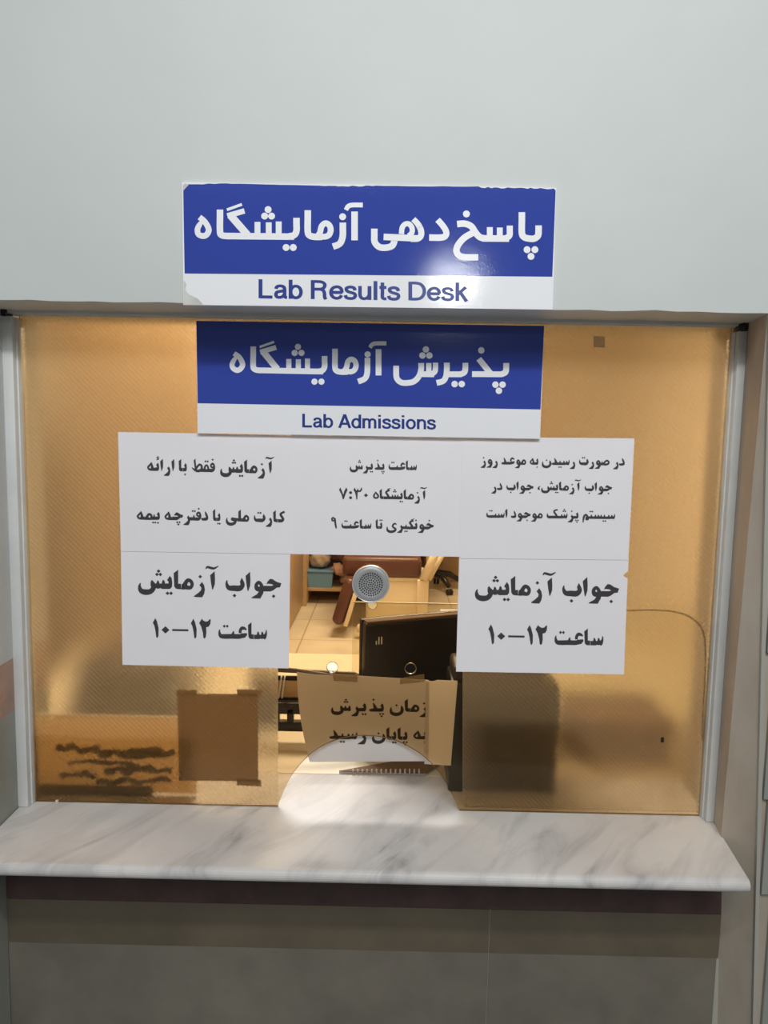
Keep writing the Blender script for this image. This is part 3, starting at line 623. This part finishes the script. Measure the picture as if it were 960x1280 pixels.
s2 = thing('sign_board', aty(460, 545, -.012), 'lower blue and white sign on the glass reading Lab Admissions', 'sign', 'blue and white signs')
y2 = -.0125
sheet('board', [(245.3, 401), (680.2, 407.3), (675, 548.6), (247, 541.4)], y2, .0042, 'board', s2)
f = [(245.3, 401), (680.2, 407.3), (675.6, 511.8), (247, 504)]
mb = MB(); mb.add([aty(a, b, y2 - .0003) for a, b in f], [[0, 1, 2, 3]]); mb.build('blue_panel', 'blue', s2)
out, P, D = pen(240, 390, 4.364, 31)
P([(229, 226, 27), (258, 247, 28), (276, 284, 29), (266, 308, 29), (247, 318, 29), (226, 308, 28), (218, 288, 27), (228, 264, 25), (243, 244, 16)])
P([(334, 188), (334, 220), (334, 295), (342, 312), (364, 318), (400, 318)]); P([(364, 318), (715, 325)], 31, True)
P([(369, 191), (448, 163)], 13, True); P([(372, 219), (459, 193)], 27, True); P([(386, 214), (466, 312)], 35, True)
P([(528, 256), (528, 318)], 28, True); P([(580, 258), (580, 320)], 28, True); P([(630, 254), (630, 320)], 28, True)
D(578, 190, 17); D(560, 223, 17); D(597, 223, 17)
P([(723, 240), (723, 265), (723, 298), (712, 318), (690, 324)]); D(668, 380, 17); D(706, 380, 17)
P([(780, 200), (780, 235), (780, 300), (788, 320), (812, 327), (850, 327)])
P([(825, 327), (842, 304), (850, 272), (868, 258), (888, 268), (895, 292), (886, 316), (866, 326), (846, 322), (836, 312)], 29)
P([(957, 250), (957, 290), (955, 335), (942, 364), (906, 380)]); D(958, 231, 17)
_o = out
out, P, D = pen(460, 390, 4.174, 30)
P([(55, 194), (55, 331)], 30, True); P([(10, 186, 20), (22, 170, 22), (42, 164, 22), (96, 164, 22)])
P([(147, 280), (147, 310), (150, 345), (172, 367), (205, 370), (240, 362), (266, 335), (277, 300), (277, 266)]); P([(262, 324), (345, 325)], 30, True)
P([(317, 266), (317, 324)], 28, True); P([(352, 264), (352, 290), (348, 312), (330, 325)], 28); D(302, 195, 17); D(284, 227, 17); D(320, 227, 17)
P([(411, 264), (411, 300), (407, 335), (392, 360), (358, 370)]); P([(405, 325), (490, 325)], 30, True); P([(508, 265), (508, 290), (503, 315), (480, 325)], 30); D(452, 376, 17); D(489, 376, 17)
P([(578, 244), (640, 322)], 31, True); P([(543, 324), (700, 325)], 30, True); D(591, 200, 17)
P([(721, 266), (721, 290), (717, 314), (696, 325)], 31); D(665, 379, 17); D(702, 379, 17); D(683, 411, 17)
sign_letters('white_lettering', _o + out, y2 - .0006, 'whitetxt', s2)
latin('blue_lettering', 'Lab Admissions', 377.8, 545, 535.4, 17.0, y2 - .0004, 'bluetxt', s2)

# ------------------------------------------------------------------ speaking grille
gc = aty(463.5, 730, -.010); gr = (aty(487, 730, -.010) - gc).length
g = thing('speaking_grille', gc, 'round silver metal speaking grille with punched holes in the glass', 'grille')
mb = MB(); mb.lathe([(gr * .90, -.018), (gr, -.009), (gr, .0015), (gr * .985, .003), (gr * .955, .0032), (gr * .94, .001)], gc, 'Y', 56); mb.build('rim', 'rim', g)
mb = MB(); mb.lathe([(gr * .945, -.012), (gr * .945, .0012), (gr * .90, .0022), (gr * .68, .0030), (gr * .64, .0024), (gr * .3, .0030), (.0005, .0032)], gc, 'Y', 56); mb.build('face_plate', 'chrome', g)
mb = MB()
for k, (rr, nn) in enumerate([(0, 1), (.12, 6), (.24, 12), (.36, 18), (.48, 24), (.60, 30)]):
    for i in range(nn):
        a = 2 * math.pi * i / nn + k * .2; c = gc + Vector((gr * rr * math.cos(a), -.0031, gr * rr * math.sin(a)))
        mb.lathe([(.0013, 0), (.0013, .0004)], c, 'Y', 8)
mb.build('punched_holes', 'dark', g)

# ------------------------------------------------------------------ papers and tape behind the glass
yp = .012
t = thing('paper_notice', aty(450, 955, yp), 'paper notice reading زمان پذیرش taped behind the clear glass above the arch', 'notice')
# sheet hanging from its tape; the lower end bends inward
def bent(name, px, y, m, parent, curl, bow=3.5):
    cols = 14; rows = 16; mb = MB(); (a, b, c, d) = px; G = []
    for j in range(rows + 1):
        v = j / rows; row = []
        for i in range(cols + 1):
            u = i / cols
            tx = a[0] + (b[0] - a[0]) * u; ty = a[1] + (b[1] - a[1]) * u + 6 * (0 if u > .3 else -(.3 - u) / .3) * -.0
            bx = d[0] + (c[0] - d[0]) * u; by = d[1] + (c[1] - d[1]) * u
            X = tx + (bx - tx) * v - (bow * math.sin(math.pi * v) * (1 - u)); Y = ty + (by - ty) * v
            if j == 0: Y += 5 * math.sin(math.pi * min(1, u / .35)) * .35 if u < .35 else 0
            row.append(aty(X, Y, y + curl * max(0, v - .80) ** 2 * 25 + .0))
        G.append(row)
    for dy in (0, .0004):
        vs = [p + Vector((0, dy, 0)) for r in G for p in r]
        mb.add(vs, [[j * (cols + 1) + i, j * (cols + 1) + i + 1, (j + 1) * (cols + 1) + i + 1, (j + 1) * (cols + 1) + i] for j in range(rows) for i in range(cols)], True)
    return mb.build(name, m, parent)
bent('sheet', [(371, 840), (536, 850), (535, 951.5), (387, 952.5)], yp, 'paper_in', t, .008)
lettering('printed_text', [('zeh meem_i alef_f noon', 487.1, 534.5, 889.7, 16.2), ('peh_i zal_f gap yeh_i reh_f sheen', 413.7, 480.5, 889.2, 15.6)], yp - .0004, 'ink_in', t)
lettering('printed_text', [('beh_i heh_f', 516.6, 534, 924.2, 15.5), ('peh_i alef_f yeh_i alef_f noon', 465, 510, 924.6, 15.8), ('reh seen_i yeh_m dal_f', 411.6, 458, 924, 15.5)], yp - .0004, 'ink_in', t)
sheet('tape', [(416, 842), (447, 843), (447, 852.5), (417, 851)], yp - .003, .0003, 'tape', t)
sheet('tape', [(500, 848), (530, 842.5), (531, 852), (500, 855)], yp - .003, .0003, 'tape', t)
b = thing('blank_paper', aty(550, 957, yp + .004), 'blank pale paper strip over the right edge of the notice above the arch', 'paper')
bent('sheet', [(532.5, 849.5), (572, 851), (563.5, 957), (530.5, 955)], yp - .0025, 'paper_pale', b, .006, 0)

yq = .0085
t = thing('taped_paper', aty(272, 975, yq), 'dark square paper taped at its corners behind patterned glass beside the nameplate', 'paper')
sheet('sheet', [(221.8, 866.8), (322.8, 867.5), (322.6, 976.5), (223.6, 975.5)], yq, .0004, 'greypaper', t)
for q in ([(220, 861.5), (246, 862), (246, 868.5), (220.5, 868)], [(296, 861.5), (327, 862), (326.5, 870), (297, 869)], [(296, 974), (326, 974.5), (326.5, 983), (296, 981.5)]):
    sheet('tape', q, yq - .0006, .0004, 'greypaper', t)

# long nameplate standing on the sill behind the glass, its print facing the office
t = thing('nameplate', atz(150, 1000, Z0) + Vector((0, 0, 0)), 'long tan acrylic nameplate standing behind the glass at the lower left corner', 'nameplate')
yn = .036
a = aty(46, 893.5, yn); bq = aty(245, 902, yn)
mb = MB(); mb.box((a.x, yn, Z0 + .004), (bq.x, yn + .004, a.z), .002); mb.build('plate', 'amberplate', t)
mb = MB(); mb.box((a.x, yn - .001, a.z - .002), (bq.x, yn + .005, a.z + .0012), .001); e_ = mb.build('top_edge', 'cream', t)
p = aty(190, 995, yn); mb = MB(); mb.box((a.x, yn - .008, Z0 + .0005), (p.x, yn + .035, Z0 + .017), .002); mb.build('base', 'black2', t)
mb = MB(); random.seed(3)
for (x0, x1, yy, hh) in ((70, 125, 936, 9), (122, 218, 941, 12), (85, 165, 952, 5), (130, 215, 962, 10), (75, 120, 969, 7), (120, 214, 976, 7)):
    pts = []; n = 9
    for i in range(n + 1): pts.append((x0 + (x1 - x0) * i / n, yy + random.uniform(-3, 3), hh * random.uniform(.55, 1.25)))
    for q in stroke_polys(pts)[0]: mb.add([aty(u, v, yn - .0006 - x0 * 1e-6) for u, v in q], [list(range(len(q)))])
mb.build('blurred_print', 'black2', t)

cb = [(784, 763), (812, 762.5), (836, 763.5), (854, 767.5), (868, 775), (878, 788), (881.5, 810), (881, 850), (878.5, 890), (877.5, 925)]
mb = MB(); mb.tube([aty(u, v, .0085) for u, v, in [(s[0], s[1]) for s in smooth([(c[0], c[1]) for c in cb], 5)]], .0009, 6)
tag(mb.build('thin_cable', 'black2'), 'thin dark cable curving down the right side of the amber glass', 'cable')
c = atz(72, 1001.5, Z0); mb = MB(); mb.box((c.x - .003, c.y - .004, Z0), (c.x + .003, c.y + .001, Z0 + .004), .001)
tag(mb.build('paper_scrap', 'white'), 'tiny white scrap on the sill at left against the glass', 'scrap')

# ------------------------------------------------------------------ office counter and what stands on it
t = thing('office_desk', (0.05, .55, 0), 'cream laminate desk running behind the window at sill height', 'desk')
mb = MB(); mb.box((-.90, .142, Z0 - .028), (1.2, .98, Z0), .003); mb.build('desktop', 'laminate', t)
for x in (-.86, 1.13): mb = MB(); mb.box((x, .17, 0), (x + .03, .93, Z0 - .028), .002); mb.build('side_panel', 'wood2', t)

# monitor with its back to the window, turned about 25 degrees
m = thing('computer_monitor', (0.14, .27, Z0), 'black computer monitor seen from behind, standing close behind the paper notice', 'monitor')
pl = aty(458.5, 779, .205); pr = aty(573, 769, .290)
ang = math.atan2(pr.y - pl.y, pr.x - pl.x); L = .36
R = Matrix.Rotation(ang, 4, 'Z'); T = Matrix.Translation((pl.x, pl.y, 0)) @ R
top = (pl.z + pr.z) / 2
mb = MB(); mb.box((0, 0, Z0 + .006), (L, .030, top - .002), .006, seg=3); mb.xform(T); mb.build('back_shell', 'black', m)
mb = MB(); mb.box((-.001, .026, Z0 + .004), (L + .001, .042, top + .001), .003); mb.xform(T); mb.build('bezel', 'black', m)
mb = MB(); mb.box((.003, .004, top - .003), (L - .003, .024, top + .0012), .001); mb.xform(T); mb.build('top_strip', 'card', m)  # tan strip paints the ceiling light reflected along the top face
mb = MB()
for i, (u, hh) in enumerate(((.021, .008), (.027, .016), (.033, .016))):
    mb.box((u, -.0008, top - .048), (u + .0022, .002, top - .048 + hh))
mb.xform(T); mb.build('white_marks', 'white', m)  # three small pale marks near the upper left corner
mb = MB(); mb.box((.11, .010, Z0 + .0003), (.25, .14, Z0 + .0055), .002); mb.box((.155, .043, Z0 + .004), (.205, .06, Z0 + .12), .004); mb.xform(T); mb.build('stand', 'black', m)

# document tray at left
dx0 = aty(340, 900, .30).x; dx1 = aty(430, 900, .30).x; d = thing('document_tray', ((dx0 + dx1) / 2 - .03, .36, Z0), 'black slotted desk tray with curved rim left of the taped paper notice', 'tray')
zt = aty(380, 842, .30).z; zs = aty(360, 885, .30).z; zl = aty(360, 897, .30).z; zq = aty(360, 907, .30).z
X0, X1 = dx0 - .05, dx1 + .03
mb = MB(); mb.tube([(X0, .30, zt + .010), (X0 + .06, .297, zt + .010), (dx0 + .05, .297, zt + .008), (dx0 + .085, .298, zt + .003), (dx0 + .12, .30, zt - .003), (X1 - .01, .31, zt - .010), (X1, .325, zt - .012), (X1 - .01, .342, zt - .012), (X0, .345, zt - .006)], .0052, 10, closed=True); mb.build('rim', 'tray_rim', d)
mb = MB(); mb.box((X0, .292, zs - .012), (X1, .312, zs + .014), .002)
mb.box((X0, .29, zq - .010), (X1, .315, zl - .011 + .002), .002)
xs_ = [aty(u, 895, .30).x for u in (350, 359.3, 367.2, 382, 392, 402, 412, 422, 432)]
for i in range(0, len(xs_) - 1): 
    if i in (1, 3, 5, 7): mb.box((xs_[i], .292, zq - .004), (xs_[i + 1] if i != 1 else xs_[2], .31, zs), .001)
mb.box((X0, .292, zq), (aty(349.5, 895, .3).x, .31, zs), .001)
mb.build('slotted_front', 'black', d)
mb = MB(); mb.box((X0, .340, zs), (X1, .347, zt - .02), .002); mb.box((X0, .30, Z0 + .0003), (X0 + .006, .345, zt), .001); mb.box((X1 - .008, .30, Z0 + .0003), (X1 - .002, .345, zt - .012), .001); mb.build('side_wall', 'black', d)
fo = thing('document_folder', ((X0 + X1) / 2, .325, zs), 'tan folder standing inside the black slotted tray', 'folder')
mb = MB(); mb.box((X0 + .02, .328, zs + .014), (X1 - .03, .336, zt - .028), .002); mb.build('cover', 'wood2', fo)
mb = MB()
for u in (351, 355): 
    q = aty(u, 850, .34); mb.box((q.x, .316, zs + .016), (q.x + .003, .326, zt - .014), rot=Matrix.Rotation(.12, 3, 'Y'))
mb.build('page_edges', 'white', fo)

# spiral notebook on the counter seen through the arch
q = [atz(424, 963.5, Z0 + .006), atz(533, 966.5, Z0 + .006), atz(556, 951, Z0 + .006), atz(500, 950, Z0 + .006)]
nbk = thing('spiral_notebook', (q[0] + q[1]) / 2 + Vector((0, .03, -.006)), 'spiral bound notebook on the inner counter seen through the arch', 'notebook')
mb = MB(); mb.prism([Vector((v.x, v.y, Z0 + .0045)) for v in q], [Vector((v.x, v.y, Z0 + .0004)) for v in q]); mb.build('pages', 'paper_in', nbk)
mb = MB(); mb.prism([Vector((v.x, v.y, Z0 + .0062)) for v in q], [Vector((v.x, v.y, Z0 + .0046)) for v in q]); mb.build('cover', 'card', nbk)
mb = MB(); dv = q[1] - q[0]; dv.z = 0
for i in range(15):
    rr = .0026 + .0022 * i / 14; c = q[0] + dv * (.16 + .054 * i); c.z = Z0 + .0035 + rr
    mb.tube([c + Vector((0, math.cos(k * math.pi / 6) * rr, math.sin(k * math.pi / 6) * rr)) for k in range(12)], .0019, 8, closed=True)
mb.build('spiral_binding', 'hazel', nbk)

# glass screen on the desk behind the monitor
yd = .46; za = aty(470, 752.5, yd); zb = aty(572, 757, yd)
t = thing('glass_desk_screen', (.3, yd, Z0), 'clear glass desk screen with a sparkling top edge behind the black monitor', 'screen')
mb = MB(); mb.box((aty(441, 752, yd).x, yd, Z0 + .0005), (1.0, yd + .006, za.z - .003)); mb.build('glass_sheet', 'clear', t)
mb = MB(); mb.box((aty(441, 752, yd).x, yd - .0004, za.z - .003), (1.0, yd + .0064, za.z - .0005), .0008)
o_ = mb.build('polished_edge', 'cream', t)
bz = aty(560, 768, .40).z
wp = thing('white_carton', aty(600, 800, .43) * 1, 'white carton just behind the right end of the black monitor', 'carton')
wp.location.z = Z0; xw0 = aty(553, 768, .40).x
mb = MB(); mb.box((xw0, .434, Z0 + .0005), (xw0 + .16, .456, bz - .02), .002); mb.build('body', 'white', wp)
mb = MB(); mb.box((xw0 - .002, .432, bz - .022), (xw0 + .162, .458, bz), .002); mb.build('lid', 'white', wp)

# dark machine and brown box blurred behind the patterned glass
t = thing('office_machine', (-.55, .49, Z0), 'dark boxy office machine blurred behind the patterned glass above the nameplate', 'machine')
u0 = aty(88, 850, .40).x; u1 = aty(228, 850, .40).x; zt_ = aty(150, 830, .40).z
mb = MB(); mb.box((u0, .37, Z0 + .0005), (u1, .62, Z0 + .60 * (zt_ - Z0)), .012); mb.build('body', 'black', t)
mb = MB(); mb.box((u0 + .01, .385, Z0 + .58 * (zt_ - Z0)), (u1 - .05, .58, zt_), .02); mb.build('lid', 'black', t)
mb = MB(); mb.box((u1 - .04, .40, Z0 + .58 * (zt_ - Z0)), (u1 - .01, .48, Z0 + .75 * (zt_ - Z0)), .006); mb.build('handset', 'black', t)
t = thing('cardboard_box', (.42, .40, Z0), 'brown box blurred behind the lower right patterned glass', 'box')
u0 = aty(715, 930, .25).x; u1 = aty(835, 930, .25).x; zt_ = aty(770, 895, .25).z
mb = MB(); mb.box((u0, .23, Z0 + .0005), (u1, .40, zt_ - .006), .004); mb.build('body', 'card', t)
mb = MB(); mb.box((u0 - .004, .226, zt_ - .03), (u1 + .004, .404, zt_), .004); mb.build('lid', 'card', t)
t = thing('desk_printer', (.26, .13, Z0), 'black boxy printer right behind the glass below the lower right notice', 'printer')
u0 = aty(562.5, 900, .075).x; u1 = aty(698, 900, .075).x; zt_ = aty(640, 836, .075).z
mb = MB(); mb.box((u0, .075, Z0 + .0005), (u1, .185, zt_ - .03), .004); mb.build('body', 'black', t)
mb = MB(); mb.box((u0 + .004, .079, zt_ - .03), (u1 - .03, .18, zt_), .008); mb.build('lid', 'black2', t)

# ------------------------------------------------------------------ the room behind
# wooden cabinet along the left side
pc = atz(379, 757, 0)
xw = pc.x; yw = pc.y
t = thing('wooden_cabinet', (xw - .25, 3.9, 0), 'tall orange wood cabinet along the left side of the office', 'cabinet')
mb = MB(); mb.box((xw - .5, 1.6, .0), (xw - .012, yw - .02, 2.1), .004); mb.build('body', 'wood', t)
for k in range(4):
    ya = 1.62 + k * (yw - 1.66) / 4; mb = MB(); mb.box((xw - .012, ya, .06), (xw + .003, ya + (yw - 1.66) / 4 - .012, 2.08), .003); dd = mb.build('door', 'wood', t)
    mb = MB(); mb.box((xw + .003, ya + .06, 1.0), (xw + .018, ya + .075, 1.16), .003); mb.build('handle', 'chrome', dd)
mb = MB(); mb.box((xw - .5, yw - .02, 0), (xw + .03, yw + .02, 2.1), .003); mb.build('end_post', 'wood2', t)
# open shelf behind it
ys = yw + .06; xs0 = xw + .03; xs1 = xs0 + 1.05
zsh = aty(405, 735, ys).z; zto = aty(405, 690, ys).z
t = thing('open_shelf_unit', ((xs0 + xs1) / 2, ys + .2, 0), 'low open wooden shelf unit against the rear left of the office', 'shelf')
mb = MB(); mb.box((xs0, ys, zsh - .03), (xs1, ys + .4, zsh), .003); mb.build('shelf_board', 'wood2', t)
mb = MB(); mb.box((xs0, ys, zto + .20), (xs1, ys + .4, zto + .23), .003); mb.build('shelf_board', 'wood2', t)
for x in (xs0 - .03, xs1): mb = MB(); mb.box((x, ys, 0), (x + .03, ys + .4, zto + .23), .003); mb.build('side_panel', 'wood2', t)
mb = MB(); mb.box((xs0, ys + .385, 0), (xs1, ys + .4, zto + .2)); mb.build('back_panel', 'cloth2', t)
bx0 = aty(384, 725, ys).x; bx1 = aty(416, 725, ys).x; bz = aty(400, 714, ys).z
t = thing('storage_bin', ((bx0 + bx1) / 2, ys + .12, zsh), 'small blue plastic bin on the wooden shelf', 'bin')
mb = MB()
q = [Vector((bx0 + .01, ys + .01, zsh + .0005)), Vector((bx1 - .01, ys + .01, zsh + .0005)), Vector((bx1 - .01, ys + .24, zsh + .0005)), Vector((bx0 + .01, ys + .24, zsh + .0005))]
q2 = [Vector((bx0, ys + .003, bz)), Vector((bx1, ys + .003, bz)), Vector((bx1, ys + .25, bz)), Vector((bx0, ys + .25, bz))]
mb.prism(q, q2); mb.build('tub', 'bluebin', t)
mb = MB(); mb.box((bx0 - .008, ys - .004, bz - .012), (bx1 + .008, ys + .258, bz + .003), .004); mb.build('rim', 'bluebin', t)
def cloth(px0, px1, pyb, pyt, m, label, y, tilt=0):
    a = aty(px0, pyb, y); b_ = aty(px1, pyt, y); mb = MB(); n = 12; random.seed(int(px0))
    bm = bmesh.new(); bmesh.ops.create_uvsphere(bm, u_segments=20, v_segments=12, radius=1)
    for v in bm.verts:
        s = 1 + .16 * math.sin(v.co.x * 7 + px0) * math.cos(v.co.z * 6) + .1 * math.sin(v.co.y * 9 + v.co.z * 5)
        v.co = Vector((v.co.x * s * abs(b_.x - a.x) / 2, v.co.y * s * .09, max(-.85, v.co.z * s) * abs(b_.z - a.z) / 2))
    bm.verts.index_update(); R = Matrix.Rotation(tilt, 3, 'Y'); c = Vector(((a.x + b_.x) / 2, y + .12, (a.z + b_.z) / 2))
    mb.add([R @ v.co + c for v in bm.verts], [[v.index for v in f.verts] for f in bm.faces], True); bm.free()
    return tag(mb.build('folded_cloth', m), label, 'cloth', 'cloths heaped on the shelf')
cloth(386, 412, 713, 690, 'cloth1', 'pale crumpled cloth heaped above the blue bin', ys + .02)
cloth(412, 440, 706, 686, 'cloth2', 'dark brown cloth at the top of the heap right of the blue bin', ys + .16)
cloth(413, 432, 722, 708, 'cloth3', 'pink cloth slanting down beside the blue bin', ys - .03, .5)
cloth(424, 440, 732.5, 722, 'cloth1', 'small cream cloth on the shelf board right of the blue bin', ys + .02, .0)

# blood draw chair with brown padding and cream frame
yc = 4.55
def at(px, py, y=yc): return aty(px, py, y)
ex = thing('treatment_chair', atz(490, 775, 0), 'treatment chair with brown padding and cream metal frame in the rear of the office', 'chair')
sx0, sx1 = at(428, 710).x, at(527, 710).x; zs0 = at(480, 722).z; zs1 = at(480, 700).z
mb = MB(); mb.box((sx0, yc, zs0), (sx1, yc + .55, zs1 + .02), .035, seg=3); mb.build('seat_cushion', 'brown', ex)
mb = MB(); mb.box((sx0 + .02, yc + .46, zs1 - .02), (sx1 - .02, yc + .60, zs1 + .62), .04, seg=3); mb.build('backrest', 'brown', ex)
mb = MB(); mb.box((at(441, 730).x, yc + .03, zs0 - .045), (at(533, 730).x, yc + .50, zs0 - .001), .01); mb.build('seat_frame', 'cream', ex)
# leg rest hanging at the left front
c0 = at(443, 722, yc - .10); c1 = at(426, 776, yc - .14)
axis = (c1 - c0); Lr = axis.length; axis.normalize(); cx = Vector((1, 0, 0)); cx = (cx - axis * cx.dot(axis)).normalized(); cy = axis.cross(cx)
Rm = Matrix((cx, cy, -axis)).transposed()
mb = MB(); mb.box((-.066, -.15, -Lr / 2 - .02), (.030, .15, Lr / 2), .045, seg=5); mb.xform(Matrix.Translation((c0 + c1) / 2) @ Rm.to_4x4()); mb.build('leg_rest', 'brown', ex)
mb = MB(); mb.box((.030, -.155, -Lr / 2 - .01), (.062, .155, Lr / 2 - .02), .008); mb.xform(Matrix.Translation((c0 + c1) / 2) @ Rm.to_4x4()); mb.build('leg_rest_shell', 'cream', ex)
zbase = .0005
mb = MB(); mb.box((at(457, 750).x, yc + .02, .03), (at(534, 750).x, yc + .45, zs0 - .03), .02); mb.build('pedestal', 'cream', ex)
mb = MB(); mb.box((at(521, 750).x, yc - .03, .01), (at(535, 750).x, yc + .03, zs0 - .01), .008); mb.build('column', 'cream', ex)
mb = MB(); mb.box((at(450, 750).x, yc - .06, zbase), (at(540, 750).x, yc + .55, .035), .012); mb.build('foot_plate', 'cream', ex)
mb = MB(); p0 = at(529, 724, yc - .03); p1 = at(550, 680, yc - .03)
mb.tube([p0, p1], .042, 4); mb.build('arm_post', 'cream', ex)
mb = MB(); p0 = at(536, 724, yc + .3); p1 = at(560, 680, yc + .3); mb.tube([p0, p1], .03, 4); mb.build('arm_post', 'cream', ex)
kn = atz(452, 783, 0.09); mb = MB(); mb.lathe([(.001, .0), (.035, .004), (.042, .03), (.03, .06), (.001, .065)], (kn.x, kn.y, .045), 'Z', 20); mb.lathe([(.012, 0), (.012, .05)], (kn.x, kn.y, .0005), 'Z', 12); 
tag(mb.build('cream_stool_foot', 'cream'), 'small cream knob shaped foot on the floor left of the black monitor', 'foot')

# black office chair at the rear
oc = atz(544, 733, 0)
oc = Vector((oc.x - .02, 6.08, 0))
t = thing('office_chair', oc, 'black wheeled office chair at the rear right of the office', 'chair')
for k in range(5):
    a = math.radians(-62 + 72 * k); d_ = Vector((math.cos(a), math.sin(a), 0)); mb = MB()
    mb.tube([oc + Vector((0, 0, .17)), oc + d_ * .15 + Vector((0, 0, .155)), oc + d_ * .27 + Vector((0, 0, .085))], [.036, .030, .024], 10)
    arm = mb.build('base_arm', 'black', t)
    mb = MB()
    for sgn in (-1, 1):
        c = oc + d_ * .28 + Vector((-d_.y, d_.x, 0)) * .016 * sgn
        M_ = Matrix.Translation(c + Vector((0, 0, .0305))) @ Matrix.Rotation(a, 4, 'Z')
        lm = MB(); lm.lathe([(.004, -.011), (.028, -.011), (.030, -.006), (.030, .006), (.028, .011), (.004, .011)], (0, 0, 0), 'Y', 18); lm.xform(M_)
        mb.add(lm.v, lm.f, True)
    mb.build('castor', 'black', arm)
mb = MB(); mb.lathe([(.03, .14), (.045, .15), (.045, .19), (.028, .2), (.028, .42)], oc, 'Z', 20); mb.build('gas_column', 'black', t)
mb = MB(); mb.box((oc.x - .24, oc.y - .24, .42), (oc.x + .24, oc.y + .24, .50), .035, seg=3); mb.build('seat', 'black', t)
mb = MB(); mb.box((oc.x - .22, oc.y + .20, .60), (oc.x + .22, oc.y + .26, 1.05), .03, seg=3); mb.box((oc.x - .03, oc.y + .235, .44), (oc.x + .03, oc.y + .26, .7), .006); mb.build('backrest', 'black', t)

# wooden cupboard against the back wall, right
q0 = atz(566, 726, 0); ybk = 6.48
t = thing('wooden_cupboard', (q0.x + .5, ybk + .02, 0), 'orange wooden cupboard against the back wall at right', 'cupboard')
xq = aty(551, 715, ybk).x
mb = MB(); mb.box((xq, ybk - .0, .0), (xq + 1.1, 6.895, 1.9), .004); mb.build('body', 'wood', t)
for k in range(2):
    mb = MB(); mb.box((xq + .01 + k * .55, ybk - .018, .05), (xq + .54 + k * .55, ybk + .001, 1.88), .003); dd = mb.build('door', 'wood', t)
    mb = MB(); mb.box((xq + (.49 if k == 0 else .60), ybk - .034, .95), (xq + (.505 if k == 0 else .615), ybk - .018, 1.1), .003); mb.build('handle', 'chrome', dd)
